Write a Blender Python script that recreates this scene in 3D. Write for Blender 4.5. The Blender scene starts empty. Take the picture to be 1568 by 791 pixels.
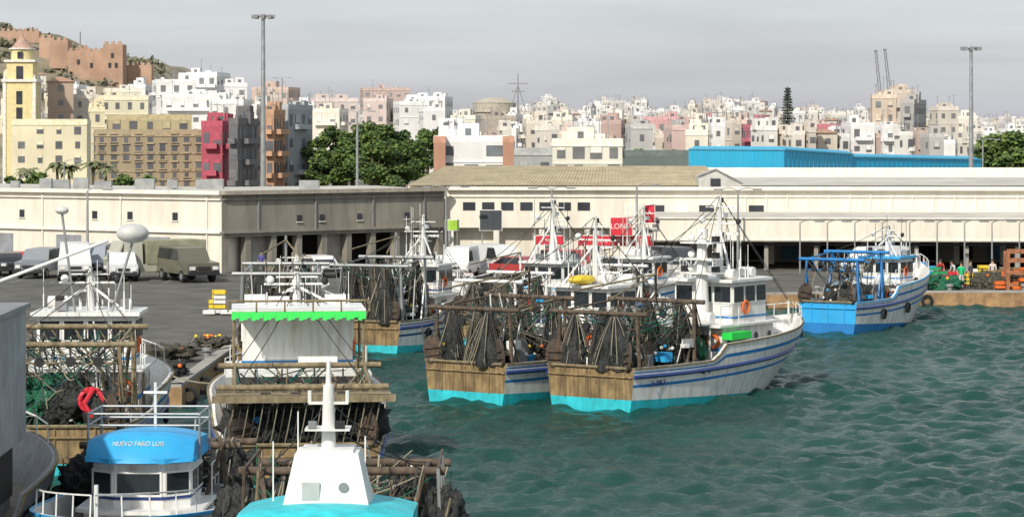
import bpy, math, random
import numpy as np
from mathutils import Vector, Matrix, noise, Euler
R=random.Random(7)
F=4000.;CX=784.;HZ=215.;H=11.
def wx(px,D): return (px-CX)*D/F
def wz(py,D): return H-(py-HZ)*D/F
def V(*a): return Vector(a)
sc=bpy.context.scene
# ---------------------------------------------------------------- materials
MATS={}
def M(name,col,rough=.6,metal=0,var=.18,scale=1.5,streak=0,scol=(.16,.08,.04),sstretch=(3,3,.35),bump=0,bscale=20,spec=.5):
    if name in MATS: return MATS[name]
    m=bpy.data.materials.new(name);m.use_nodes=True;nt=m.node_tree;N=nt.nodes;Lk=nt.links
    b=N['Principled BSDF'];b.inputs['Roughness'].default_value=rough;b.inputs['Metallic'].default_value=metal
    b.inputs['Specular IOR Level'].default_value=spec
    tc=N.new('ShaderNodeTexCoord')
    n=N.new('ShaderNodeTexNoise');n.inputs['Scale'].default_value=scale;n.inputs['Detail'].default_value=5
    Lk.new(tc.outputs['Object'],n.inputs['Vector'])
    r=N.new('ShaderNodeValToRGB');r.color_ramp.elements[0].position=.3;r.color_ramp.elements[1].position=.7
    r.color_ramp.elements[0].color=[c*(1-var) for c in col]+[1]
    r.color_ramp.elements[1].color=[min(1,c*(1+var)) for c in col]+[1]
    Lk.new(n.outputs['Fac'],r.inputs['Fac']);out=r.outputs['Color']
    if streak>0:
        mp=N.new('ShaderNodeMapping');mp.inputs['Scale'].default_value=sstretch
        Lk.new(tc.outputs['Object'],mp.inputs['Vector'])
        n2=N.new('ShaderNodeTexNoise');n2.inputs['Scale'].default_value=1.3;n2.inputs['Detail'].default_value=6;n2.inputs['Roughness'].default_value=.65
        Lk.new(mp.outputs['Vector'],n2.inputs['Vector'])
        r2=N.new('ShaderNodeValToRGB');r2.color_ramp.elements[0].position=.45;r2.color_ramp.elements[1].position=.70
        r2.color_ramp.elements[0].color=(0,0,0,1);r2.color_ramp.elements[1].color=(streak,)*3+(1,)
        Lk.new(n2.outputs['Fac'],r2.inputs['Fac'])
        mx=N.new('ShaderNodeMix');mx.data_type='RGBA'
        Lk.new(r2.outputs['Color'],mx.inputs[0]);Lk.new(out,mx.inputs[6]);mx.inputs[7].default_value=list(scol)+[1]
        out=mx.outputs[2]
    Lk.new(out,b.inputs['Base Color'])
    if bump:
        n3=N.new('ShaderNodeTexNoise');n3.inputs['Scale'].default_value=bscale;n3.inputs['Detail'].default_value=4
        Lk.new(tc.outputs['Object'],n3.inputs['Vector'])
        bp=N.new('ShaderNodeBump');bp.inputs['Distance'].default_value=bump;bp.inputs['Strength'].default_value=.8
        Lk.new(n3.outputs['Fac'],bp.inputs['Height']);Lk.new(bp.outputs['Normal'],b.inputs['Normal'])
    MATS[name]=m;return m
WHITE=M('white_boat_paint',(.80,.80,.78),.4,var=.07,streak=.6,scol=(.42,.31,.21))
WHITE2=M('white_trim',(.80,.80,.78),.45,var=.06,streak=.4,scol=(.42,.36,.30))
TURQ=M('turquoise_antifouling',(.03,.52,.60),.5,var=.2,streak=.4,scol=(.05,.22,.24))
BLUE=M('blue_paint',(.02,.20,.52),.45,var=.12,streak=.2,scol=(.05,.15,.3))
SKYB=M('light_blue_paint',(.03,.38,.76),.45,var=.1,streak=.3,scol=(.1,.3,.5))
NAVY=M('navy_stripe',(.02,.05,.20),.45)
BLACK=M('black_rubber',(.02,.02,.022),.7)
WOOD=M('weathered_transom_wood',(.27,.19,.09),.75,var=.4,scale=2.0,streak=.95,scol=(.085,.05,.03),sstretch=(6,6,.35))
RUST=M('rusty_steel',(.115,.085,.06),.85,var=.5,scale=5,streak=.7,scol=(.05,.035,.028),sstretch=(4,4,1.5),bump=.01)
TAN=M('tan_painted_steel',(.25,.20,.12),.75,var=.35,scale=4,streak=.7,scol=(.09,.06,.035),sstretch=(4,4,1.5))
GREYM=M('grey_painted_steel',(.25,.26,.27),.6,var=.2,streak=.4)
GALV=M('galvanised_steel',(.36,.37,.37),.45,.5,var=.2)
DECK=M('deck_planks',(.20,.17,.13),.8,var=.3,scale=6)
GLASS=M('dark_glass',(.02,.025,.03),.12,var=.3,spec=.8)
NETB=M('black_fishing_net',(.028,.030,.030),.95,var=.7,scale=9,bump=.15,bscale=12,streak=.45,scol=(.11,.11,.10),sstretch=(12,12,2))
NETG=M('green_fishing_net',(.02,.14,.075),.95,var=.6,scale=9,bump=.15,bscale=12,streak=.4,scol=(.01,.04,.03),sstretch=(12,12,2))
NETT=M('brown_fishing_net',(.09,.08,.06),.95,var=.6,scale=9,bump=.15,bscale=12,streak=.5,scol=(.03,.03,.025),sstretch=(12,12,2))
NETK=M('teal_fishing_net',(.03,.11,.12),.95,var=.6,scale=9,bump=.15,bscale=12)
ROPE=M('rope',(.30,.27,.20),.9)
ROPED=M('dark_cable',(.06,.055,.05),.8)
ORANGE=M('orange_float',(.75,.16,.03),.5)
YELL=M('yellow_plastic',(.75,.55,.04),.5)
RED=M('red_paint',(.62,.03,.05),.5)
GREEN=M('green_canopy',(.02,.66,.08),.6,var=.1)
CREAM=M('cream_wall',(.79,.74,.64),.85,var=.08,scale=.25,streak=.45,scol=(.52,.46,.37),sstretch=(.9,.9,.12),bump=.01)
CREAM2=M('cream_trim',(.80,.77,.70),.8,var=.08,streak=.4,scol=(.5,.45,.37),sstretch=(1,1,.15))
SHADEW=M('shaded_facade_wall',(.27,.25,.21),.9,var=.2,scale=.3,streak=.6,scol=(.16,.145,.12),sstretch=(.9,.9,.12),bump=.02)  # arcade wing wall: darker colour stands in for its shaded side
BEIGER=M('corrugated_beige_roof',(.48,.40,.26),.9,var=.2,scale=.35,streak=.6,scol=(.34,.27,.17),sstretch=(1.2,.15,.5))
GREYR=M('grey_roof',(.54,.51,.46),.9,var=.15,scale=.2,streak=.5,scol=(.34,.32,.29),sstretch=(.3,.3,.3))
SHADEIN=M('painted_shade',(.035,.03,.028),.9)  # near-black colour painted in for shade in recesses and under overhangs
WINN=M('near_window',(.035,.04,.05),.3,var=.4,scale=.5)
CONC=M('concrete',(.36,.34,.31),.9,var=.2,scale=.8,streak=.4,scol=(.2,.17,.14))
LEAFD=M('dark_foliage',(.026,.055,.016),.8,var=.3)
LEAFM=M('mid_foliage',(.06,.11,.025),.8,var=.3)
LEAFL=M('light_foliage',(.115,.17,.035),.8,var=.3)
BARK=M('bark',(.12,.09,.06),.9)
SKIN=M('skin',(.50,.30,.21),.6,var=.05)
HAIR=M('dark_hair',(.03,.02,.015),.7)
# ---------------------------------------------------------------- mesh builder
class MB:
    def __init__(s): s.v=[];s.f=[];s.m=[];s.mats=[];s.sm=[]
    def add(s,vs,fs,mat,smooth=False,T=None):
        o=len(s.v)
        if T is not None: vs=[T@Vector(v) for v in vs]
        s.v.extend([tuple(v) for v in vs])
        if mat not in s.mats: s.mats.append(mat)
        k=s.mats.index(mat)
        for f in fs: s.f.append(tuple(o+i for i in f));s.m.append(k);s.sm.append(smooth)
    def box(s,c,d,mat,rz=0,T=None,taper=1):
        hx,hy,hz=d[0]/2,d[1]/2,d[2]/2;vs=[]
        cs,sn=math.cos(rz),math.sin(rz)
        for z in(-1,1):
            t=taper if z>0 else 1
            for x,y in((-1,-1),(1,-1),(1,1),(-1,1)):
                X=x*hx*t;Y=y*hy*t
                vs.append((c[0]+X*cs-Y*sn,c[1]+X*sn+Y*cs,c[2]+z*hz))
        s.add(vs,[(3,2,1,0),(4,5,6,7),(0,1,5,4),(1,2,6,5),(2,3,7,6),(3,0,4,7)],mat,T=T)
    def tube(s,p,q,r,mat,r2=None,n=6):
        p=Vector(p);q=Vector(q);d=q-p
        if d.length<1e-6:return
        r2=r if r2 is None else r2
        a=d.orthogonal().normalized();b=d.normalized().cross(a)
        vs=[];
        for c,rr in((p,r),(q,r2)):
            for i in range(n):
                t=2*math.pi*i/n;vs.append(c+(a*math.cos(t)+b*math.sin(t))*rr)
        fs=[(i,(i+1)%n,n+(i+1)%n,n+i) for i in range(n)]
        s.add(vs,fs,mat,smooth=n>7);s.add(vs,[tuple(range(n-1,-1,-1)),tuple(range(n,2*n))],mat)
    def path(s,pts,r,mat,n=4):
        for a,b in zip(pts[:-1],pts[1:]): s.tube(a,b,r,mat,n=n)
    def sag(s,p,q,r,mat,sag=.3,k=6):
        p=Vector(p);q=Vector(q)
        s.path([p.lerp(q,i/k)-V(0,0,sag*4*(i/k)*(1-i/k)) for i in range(k+1)],r,mat)
    def ell(s,c,r,mat,seg=12,ring=8,nz=0,ns=1.3,seed=0,smooth=True):
        vs=[];fs=[]
        for j in range(ring+1):
            ph=math.pi*j/ring-math.pi/2
            for i in range(seg):
                th=2*math.pi*i/seg
                d=V(math.cos(ph)*math.cos(th),math.cos(ph)*math.sin(th),math.sin(ph))
                k=1
                if nz:k=1+nz*(noise.noise(d*ns*1.5+V(seed,seed*2.3,0))+.6*noise.noise(d*ns*4+V(0,seed,seed)))
                vs.append((c[0]+d.x*r[0]*k,c[1]+d.y*r[1]*k,c[2]+d.z*r[2]*k))
        for j in range(ring):
            for i in range(seg): fs.append((j*seg+i,j*seg+(i+1)%seg,(j+1)*seg+(i+1)%seg,(j+1)*seg+i))
        s.add(vs,fs,mat,smooth)
    def heap(s,c,r,mat,seed=0,n=5,strands=26,smat=None):
        q=random.Random(seed*7+1)
        for i in range(n):
            k=q.uniform(.45,.75);x=c[0]+q.uniform(-.55,.55)*r[0];y=c[1]+q.uniform(-.55,.55)*r[1];z=c[2]+q.uniform(-.5,.45)*r[2]
            s.ell((x,y,z),(r[0]*k,r[1]*k,r[2]*k),mat,22,13,.6,1.9,seed+i*1.7)
        for i in range(strands):
            a=q.random()*6.28;b=a+q.uniform(-1.2,1.2);z0=q.uniform(-.2,1)*r[2];z1=q.uniform(-1,.4)*r[2]
            p=V(c[0]+r[0]*.8*math.cos(a),c[1]+r[1]*.8*math.sin(a),c[2]+z0);w=V(c[0]+r[0]*1.02*math.cos(b),c[1]+r[1]*1.02*math.sin(b),c[2]+z1)
            s.sag(p,w,.018,q.choice([ROPE,ROPED,smat or mat,mat]),q.uniform(-.2,.2)*r[2],5)
    def ring(s,c,R_,r,mat,ax='x',n=14):
        pts=[]
        for i in range(n+1):
            t=2*math.pi*i/n;a=R_*math.cos(t);b=R_*math.sin(t)
            pts.append(V(*c)+(V(0,a,b) if ax=='x' else V(a,0,b) if ax=='y' else V(a,b,0)))
        s.path(pts,r,mat,5)
    def poly(s,vs,mat): s.add(vs,[tuple(range(len(vs)))],mat)
    def prism(s,fp,z0,z1,mat,top=None):
        n=len(fp);vs=[(p[0],p[1],z0) for p in fp]+[(p[0],p[1],z1) for p in fp]
        s.add(vs,[(i,(i+1)%n,n+(i+1)%n,n+i) for i in range(n)],mat)
        s.add(vs,[tuple(range(n,2*n))],top or mat)
    def obj(s,name,parent=None):
        me=bpy.data.meshes.new(name);me.from_pydata(s.v,[],s.f)
        for m in s.mats: me.materials.append(m)
        me.polygons.foreach_set('material_index',s.m);me.polygons.foreach_set('use_smooth',s.sm);me.update()
        o=bpy.data.objects.new(name,me);sc.collection.objects.link(o)
        if parent: o.parent=parent
        return o
def empty(name,loc=(0,0,0),rz=0):
    e=bpy.data.objects.new(name,None);sc.collection.objects.link(e);e.location=loc;e.rotation_euler=(0,0,rz);e.empty_display_size=.5;return e
def text(body,name,parent,loc,rot,size,mat,ext=.01,bend=None):
    c=bpy.data.curves.new(name,'FONT');c.body=body;c.size=size;c.extrude=ext;c.align_x='CENTER';c.align_y='CENTER'
    o=bpy.data.objects.new(name,c);sc.collection.objects.link(o)
    dg=bpy.context.evaluated_depsgraph_get();me=bpy.data.meshes.new_from_object(o.evaluated_get(dg))
    bpy.data.objects.remove(o);o=bpy.data.objects.new(name,me);sc.collection.objects.link(o)
    me.materials.clear();me.materials.append(mat);o.parent=parent
    if bend:
        for v in me.vertices: v.co=bend(v.co.x,v.co.y,v.co.z)
    else: o.location=loc;o.rotation_euler=rot
    return o
# ---------------------------------------------------------------- camera / light / world
cam=bpy.data.cameras.new('camera');co=bpy.data.objects.new('camera',cam);sc.collection.objects.link(co);sc.camera=co
co.location=(0,0,H);co.rotation_euler=(math.pi/2,0,0);cam.sensor_width=36;cam.lens=F/1568*36
cam.shift_y=-(395.5-HZ)/1568;cam.clip_end=20000;cam.clip_start=.5
ts=V(-.34,-.72,.60).normalized()
el=math.asin(ts.z);az=math.atan2(ts.x,ts.y)
sl=bpy.data.lights.new('sun','SUN');so=bpy.data.objects.new('sun',sl);sc.collection.objects.link(so)
sl.energy=4.0;sl.angle=math.radians(1.2);sl.color=(1,.94,.83);so.rotation_euler=ts.to_track_quat('Z','Y').to_euler()
w=bpy.data.worlds.new('World');sc.world=w;w.use_nodes=True;nt=w.node_tree;N=nt.nodes;Lk=nt.links
bg=N['Background'];bg.inputs['Strength'].default_value=.1
sk=N.new('ShaderNodeTexSky');sk.sky_type='NISHITA';sk.sun_disc=False;sk.sun_elevation=el;sk.sun_rotation=az%(2*math.pi);sk.dust_density=4
tc=N.new('ShaderNodeTexCoord');sp=N.new('ShaderNodeSeparateXYZ');Lk.new(tc.outputs['Generated'],sp.inputs[0])
rp=N.new('ShaderNodeValToRGB');e=rp.color_ramp.elements
e[0].position=0;e[0].color=(.455,.45,.485,1);e[1].position=.055;e[1].color=(.60,.635,.645,1)
rp.color_ramp.elements.new(.4).color=(.42,.48,.53,1)
Lk.new(sp.outputs['Z'],rp.inputs[0])
mp=N.new('ShaderNodeMapping');mp.inputs['Scale'].default_value=(6,6,60);Lk.new(tc.outputs['Generated'],mp.inputs[0])
nz=N.new('ShaderNodeTexNoise');nz.inputs['Scale'].default_value=1.2;nz.inputs['Detail'].default_value=4;Lk.new(mp.outputs[0],nz.inputs['Vector'])
r2=N.new('ShaderNodeMapRange');r2.inputs[1].default_value=.35;r2.inputs[2].default_value=.7;r2.inputs[3].default_value=11.6;r2.inputs[4].default_value=13.6;Lk.new(nz.outputs['Fac'],r2.inputs[0])
vm=N.new('ShaderNodeVectorMath');vm.operation='SCALE';Lk.new(rp.outputs[0],vm.inputs[0]);Lk.new(r2.outputs[0],vm.inputs['Scale'])
mx=N.new('ShaderNodeMix');mx.data_type='RGBA';mx.inputs[0].default_value=.88;Lk.new(sk.outputs[0],mx.inputs[6]);Lk.new(vm.outputs[0],mx.inputs[7])
Lk.new(mx.outputs[2],bg.inputs['Color'])
sc.view_settings.view_transform='Standard';sc.view_settings.look='None';sc.view_settings.exposure=0
# ---------------------------------------------------------------- water
def water():
    xs=np.concatenate([[-6000,-300,-60],np.arange(-20,40,.17),[60,300,6000]])
    ys=np.concatenate([[-300,20],np.arange(44,176,.24),[220,1000,9000]])
    X,Y=np.meshgrid(xs,ys);Z=np.zeros_like(X);rn=np.random.RandomState(3)
    for i in range(70):
        lam=.55*(3.2/.55)**rn.rand();th=rn.normal(-1.1,.75);k=2*math.pi/lam
        ph=rn.rand()*6.28;a=lam*.0080
        s_=np.sin(k*(math.cos(th)*X+math.sin(th)*Y)+ph+1.3*np.sin(.35*X+.27*Y+ph)+.8*np.sin(.9*Y-.5*X+2*ph));Z+=a*(s_+.35*s_**2)
    Z*=1+.35*np.sin(.21*X+.13*Y)*np.sin(.11*Y-.17*X+1)
    m=((X>-30)&(X<50)&(Y>30)&(Y<180));Z*=m
    nx,ny=len(xs),len(ys)
    co_=np.stack([X.ravel(),Y.ravel(),Z.ravel()],1)
    idx=np.arange(nx*ny).reshape(ny,nx)
    q=np.stack([idx[:-1,:-1],idx[:-1,1:],idx[1:,1:],idx[1:,:-1]],-1).reshape(-1,4)
    me=bpy.data.meshes.new('harbour_water');me.vertices.add(nx*ny);me.vertices.foreach_set('co',co_.ravel())
    me.loops.add(q.size);me.loops.foreach_set('vertex_index',q.ravel().astype(np.int32))
    me.polygons.add(len(q));me.polygons.foreach_set('loop_start',np.arange(0,q.size,4,dtype=np.int32))
    me.polygons.foreach_set('use_smooth',np.ones(len(q),dtype=bool))
    me.update(calc_edges=True);me.validate()
    m=bpy.data.materials.new('sea_water');m.use_nodes=True;N=m.node_tree.nodes;L=m.node_tree.links;b=N['Principled BSDF']
    b.inputs['Roughness'].default_value=.12;b.inputs['IOR'].default_value=1.33;b.inputs['Specular IOR Level'].default_value=.26
    tc=N.new('ShaderNodeTexCoord')
    n=N.new('ShaderNodeTexNoise');n.inputs['Scale'].default_value=.12;n.inputs['Detail'].default_value=5;L.new(tc.outputs['Object'],n.inputs['Vector'])
    r=N.new('ShaderNodeValToRGB');r.color_ramp.elements[0].position=.35;r.color_ramp.elements[1].position=.65
    r.color_ramp.elements[0].color=(.008,.046,.038,1);r.color_ramp.elements[1].color=(.014,.068,.054,1)
    L.new(n.outputs['Fac'],r.inputs[0]);L.new(r.outputs[0],b.inputs['Base Color'])
    n2=N.new('ShaderNodeTexNoise');n2.inputs['Scale'].default_value=4.5;n2.inputs['Detail'].default_value=5;n2.inputs['Roughness'].default_value=.6;L.new(tc.outputs['Object'],n2.inputs['Vector'])
    bp=N.new('ShaderNodeBump');bp.inputs['Distance'].default_value=.12;bp.inputs['Strength'].default_value=.85;L.new(n2.outputs['Fac'],bp.inputs['Height']);L.new(bp.outputs[0],b.inputs['Normal'])
    me.materials.append(m);o=bpy.data.objects.new('harbour_water',me);sc.collection.objects.link(o)
water()
# ---------------------------------------------------------------- quay + land
QZ=1.0
edge=[(-6000,106),(-13.4,106),(-13.2,150),(-9,163),(6,167),(26,171.5),(6000,176)]
mb=MB();LAND=M('city_ground',(.20,.18,.15),.95,var=.25,scale=.05)
fp=edge+[(6000,9000),(-6000,9000)]
mb.poly([(x,y,QZ) for x,y in fp],LAND);land=mb.obj('city_ground')
mb=MB();QW=M('quay_wall_stone',(.36,.22,.11),.9,var=.35,scale=1.2,streak=.6,scol=(.10,.07,.05),sstretch=(1.5,1.5,.5),bump=.05,bscale=3)
for a,b in zip(edge[:-1],edge[1:]):
    mb.poly([(a[0],a[1],-2),(b[0],b[1],-2),(b[0],b[1],QZ),(a[0],a[1],QZ)],QW)
    A=V(max(-80,a[0]),a[1],0);B_=V(min(90,b[0]),b[1],0)
    d=(B_-A);n=int(d.length/2.5)+1;ang=math.atan2(d.y,d.x)
    for i in range(n):
        c=A.lerp(B_,(i+.5)/n);off=V(-math.sin(ang),math.cos(ang),0)*.3
        mb.box((c.x+off.x,c.y+off.y,QZ+.06),(d.length/n-.03,.55,.13),CONC,ang)
        if i%2==0: mb.ring((c.x-off.x*.5,c.y-off.y*.5,QZ-.5),.32,.11,BLACK,'y',10)
mb.obj('quay_wall')
mb=MB();ASPH=M('asphalt',(.095,.09,.08),.95,var=.35,scale=.5,streak=.6,scol=(.17,.155,.13),sstretch=(.3,.3,.3),bump=.01)
mb.poly([(-90,106.6,QZ+.004),(-14,106.6,QZ+.004),(-13.8,150,QZ+.004),(-9.4,163.6,QZ+.004),(6,168,QZ+.004),(26,172.2,QZ+.004),(90,173.5,QZ+.004),(90,240,QZ+.004),(-90,240,QZ+.004)],ASPH)
mb.obj('quay_asphalt')
mb=MB();PM=M('road_marking_paint',(.30,.30,.28),.8,streak=.8,scol=(.12,.12,.11),sstretch=(2,2,2))
for i in range(14): mb.box((-46+i*2.7,186,QZ+.008),(.12,5,.006),PM)
mb.obj('parking_markings')
for i,(x,y) in enumerate([(-20,107.5),(-16,107.5),(-14,120),(-14,135),(12,169.5),(20,171),(29,173),(34,173.3),(38,173.3)]):
    mb=MB();mb.tube((0,0,0),(0,0,.35),.16,GREYM,n=10);mb.tube((0,0,.35),(0,0,.5),.26,GREYM,.22,n=10);mb.obj('mooring_bollard').location=(x,y,QZ)
# ---------------------------------------------------------------- fish market buildings
TOP=7.0
def band(mb,a,b,z,h,d,mat,ext=0):
    a=V(*a,0);b=V(*b,0);u=(b-a).normalized();n=V(u.y,-u.x,0)
    c=(a+b)/2+n*(d/2-.02);mb.box((c.x,c.y,z),((b-a).length+ext,d,h),mat,math.atan2(u.y,u.x))
def onwall(mb,a,b,t,z,w,h,mat,proud=.03,th=.06):
    a=V(*a,0);b=V(*b,0);u=(b-a).normalized();n=V(u.y,-u.x,0);c=a.lerp(b,t)+n*proud
    mb.box((c.x,c.y,z),(w,th,h),mat,math.atan2(u.y,u.x))
A=(-60,222);Bc=(-21.9,197);C=(-5.5,212)
e1=empty('harbour_warehouse')
mb=MB();mb.prism([A,Bc,(-15,215),(-50,245)],QZ,TOP,CREAM,GREYR)
u=(V(*C)-V(*Bc)).normalized();n=V(u.y,-u.x)
ins=lambda p,k:(p[0]-n.x*k,p[1]-n.y*k)
mb.obj('lit_wing_walls',e1)
mb=MB();B2=(Bc[0]+.05,Bc[1]+.05)
mb.prism([B2,C,(-12,232),(-30,222)],3.7,TOP+.003,SHADEW,GREYR)
mb.prism([ins(B2,4),ins(C,4),(-12,232),(-30,222)],QZ,3.69,SHADEIN)  # recess walls coloured near black, shade painted in
L_=22.2;k=9
for i in range(k+1):
    t=i/k;p=V(*B2).lerp(V(*C),min(.985,max(.015,t)));q=p-V(n.x,n.y)*.35
    mb.box((q.x,q.y,QZ+1.35),(.5,.6,2.7),SHADEW,math.atan2(u.y,u.x))
for i in (1,4,7):
    p=V(*B2).lerp(V(*C),(i+.5)/k)-V(n.x,n.y)*.9
    mb.box((p.x,p.y,QZ+1.34),(L_/k,.12,2.68),M('roller_shutter',(.35,.33,.30),.6,var=.2,streak=.3),math.atan2(u.y,u.x))
mb.obj('arcade_wing_walls',e1)
mb=MB()
for a,b,m in((A,Bc,CREAM2),(B2,C,SHADEW)):
    band(mb,a,b,TOP+.05,.30,.45,CREAM2 if m is CREAM2 else M('shaded_cornice',(.42,.37,.30),.8,streak=.4,scol=(.2,.17,.13)),.2)  # arcade wing cornice darkened too, shade put into its colour
    band(mb,a,b,TOP-.45,.12,.2,m);band(mb,a,b,4.05,.16,.25,m)
mb.obj('cornices',e1)
mb=MB()
for t in(.30,.42,.55,.72,.80,.90): onwall(mb,A,Bc,t,5.2,.5,.6,WINN);onwall(mb,A,Bc,t,4.85,.7,.08,CREAM2,.06,.1)
for t in(.33,.43,.60,.82): onwall(mb,B2,C,t,5.0,.45,.5,WINN);onwall(mb,B2,C,t,4.7,.6,.07,CREAM2,.06,.1)
for t in(.2,.5,.66,.86): onwall(mb,A,Bc,t,2.3,2.6,2.6,M('warehouse_door',(.28,.30,.33),.6,streak=.5))
for t in(.1,.36,.6,.78,.97): onwall(mb,A,Bc,t,4,.12,5.6,CREAM2,.08,.12)
for t in(.15,.4,.66,.9): onwall(mb,B2,C,t,5.4,.1,3,GREYM,.08,.1)
mb.obj('windows_and_doors',e1)
mb=MB()
for i in range(12):
    x=R.uniform(-42,-16);y=214+R.random()*4;mb.box((x,y,TOP+.4),(R.uniform(.6,1.8),.8,R.uniform(.5,1.1)),GALV)
mb.obj('roof_units',e1)
e2=empty('fish_market_hall')
D1=(-5.3,213);E1=(95,207)
mb=MB();mb.prism([D1,E1,(95,225),(-5.3,226)],3.9,7.05,CREAM,GREYR)
mb.prism([(-5.3,217),(95,211),(95,224.9),(-5.3,225.9)],QZ,3.88,M('market_back_wall',(.42,.38,.32),.9,var=.2,scale=.4))
for i in range(28):
    t=i/27;p=V(*D1).lerp(V(*E1),t);mb.box((p.x+.3,p.y+.4,2.43),(.45,.5,2.88),CREAM2,0)
mb.obj('hall_walls',e2)
mb=MB()
band(mb,D1,E1,7.1,.28,.5,CREAM2);band(mb,D1,E1,6.45,.1,.15,CREAM2)
for i in range(60):
    t=(i+.5)/60
    if t>.22: onwall(mb,D1,E1,t,5.9,.08,1.6,CREAM2,.05,.1)
mb.obj('cornice',e2)
mb=MB()
CX0=wx(1000,201)
mb.prism([(CX0,202),(95,196),(95,207.5),(CX0,213.2)],3.2,3.5,CREAM2)
band(mb,(CX0,202),(95,196),4.1,1.75,.25,CREAM);band(mb,(CX0,202),(95,196),5.02,.1,.4,CREAM2);band(mb,(CX0,202),(95,196),3.35,.12,.32,CREAM2)
band(mb,(CX0,202.4),(95,196.4),3.0,.18,.2,SHADEIN)  # dark strip paints the shade beneath the canopy edge
mb.poly([(CX0,202.1,4.9),(95,196.1,4.9),(95,207,5.25),(CX0,212.6,5.25)],GREYR)
for i in range(22):
    t=(i+.3)/22;p=V(CX0,202.6).lerp(V(95,196.6),t);mb.box((p.x,p.y,2.1),(.3,.3,2.2),CONC)
mb.obj('quayside_canopy',e2)
mb=MB()
for i in range(7): onwall(mb,D1,E1,.018+i*.0155,5.65,1.0,.65,WINN)
for i in range(6): onwall(mb,D1,E1,.15+i*.02,5.3,1.2,.9,WINN if i%2 else CREAM2)
for i in range(34): onwall(mb,(-5.3,216.9),(95,210.9),.03+i*.028,2.2,1.5,2.0,SHADEIN if i%3 else M('stall_blue',(.1,.25,.4),.6))  # most stall openings filled with the painted shade colour
mb.obj('windows',e2)
def sign(name,px0,px1,y0,y1,D,mat,txt=None):
    e=empty(name,(wx((px0+px1)/2,D),D,0));mb=MB();wd=(px1-px0)*D/F;z0=wz(y1,D);z1=wz(y0,D)
    mb.box((0,0,(z0+z1)/2),(wd,.12,z1-z0),mat);mb.box((0,.02,(z0+z1)/2),(wd+.12,.1,z1-z0+.12),WHITE2);mb.obj('sign_panel',e)
    mb=MB()
    for x in(-wd*.4,wd*.4): mb.tube((x,.15,QZ),(x,.15,z1),.05,GALV)
    mb.obj('posts',e)
    if txt: text(txt,'lettering',e,(0,-.075,(z0+z1)/2),(math.pi/2,0,0),(z1-z0)*.42,WHITE2)
sign('shop_sign',820,862,361,374,204,RED,'PESCA')
sign('shop_sign',885,1003,361,376,205,RED,'LONJA DE PESCADO')
sign('shop_sign',935,968,333,360,204,RED,'LONJA')
sign('shop_sign',985,1002,314,341,201,RED,'P')
sign('shop_sign',682,702,337,352,208,M('lime_sign',(.35,.6,.05)),'')
sign('shop_sign',735,768,322,352,209,M('dark_sign',(.05,.06,.07)),'')
e3=empty('pitched_roof_warehouse')
mb=MB();x0,x1=wx(625,214),wx(1110,214);r0,r1=wx(682,236),wx(1062,236)
zr=wz(254,236)
mb.prism([(x0,214.5),(x1,213),(x1,262),(x0,262)],QZ,7.35,CREAM)
v=[(x0,213.5,7.36),(x1,212.6,7.36),(r1+1,236,zr),(r0,236,zr),(x0,262,7.3),(x1,262,7.3)]
mb.add(v,[(0,1,2,3),(3,2,5,4),(0,3,4)],BEIGER);mb.add(v,[(1,5,2)],CREAM);mb.obj('walls_and_roof',e3)
mb=MB()
for i in range(90):
    t=i/89;a=V(*v[0]).lerp(V(*v[1]),t);b=V(*v[3]).lerp(V(*v[2]),t);mb.tube(a+V(0,0,.01),b+V(0,0,.01),.03,BEIGER,n=4)
mb.obj('roof_ribs',e3)
g0,g1=wx(1070,212),wx(1136,212);gm=(g0+g1)/2;zt=wz(260,212);zb=7.2
mb=MB();mb.add([(g0,212,zb-2),(g1,212,zb-2),(g1,212,zb+.3),(gm-.4,212,zt),(g0,212,zb+.9),(g0,216,zb-2),(g1,216,zb-2),(g1,216,zb+.3),(gm-.4,216,zt),(g0,216,zb+.9)],[(0,1,2,3,4),(2,7,8,3),(4,3,8,9),(1,6,7,2),(0,5,9,4)],M('gable_grey',(.50,.49,.46),.8))
mb.box((gm-.4,211.96,wz(279,212)),(.8,.1,.6),WINN);mb.tube((g0-.1,211.9,zb+.9),(gm-.4,211.9,zt+.05),.07,GREYM);mb.tube((g1+.1,211.9,zb+.3),(gm-.4,211.9,zt+.05),.07,GREYM)
mb.obj('gable_end',e3)
e4=empty('flat_roof_shed');mb=MB();xx=wx(1110,226)
mb.prism([(xx,226.5),(110,225.5),(110,262),(xx,262)],QZ,7.0,CREAM);mb.poly([(xx,226.4,7.1),(110,225.4,7.1),(110,262,8.1),(xx,262,8.1)],GREYR)
mb.box((xx+40,244,7.75),(80,.8,.5),CREAM2);mb.box((xx+50,255,8.1),(100,.8,.5),CREAM2);mb.obj('shed_body',e4)
BW=M('cyan_sheet_metal',(.02,.46,.74),.5,var=.07,scale=.2,streak=.25,scol=(.03,.36,.6),sstretch=(2,2,.1))
e5=empty('blue_warehouse')
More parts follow.
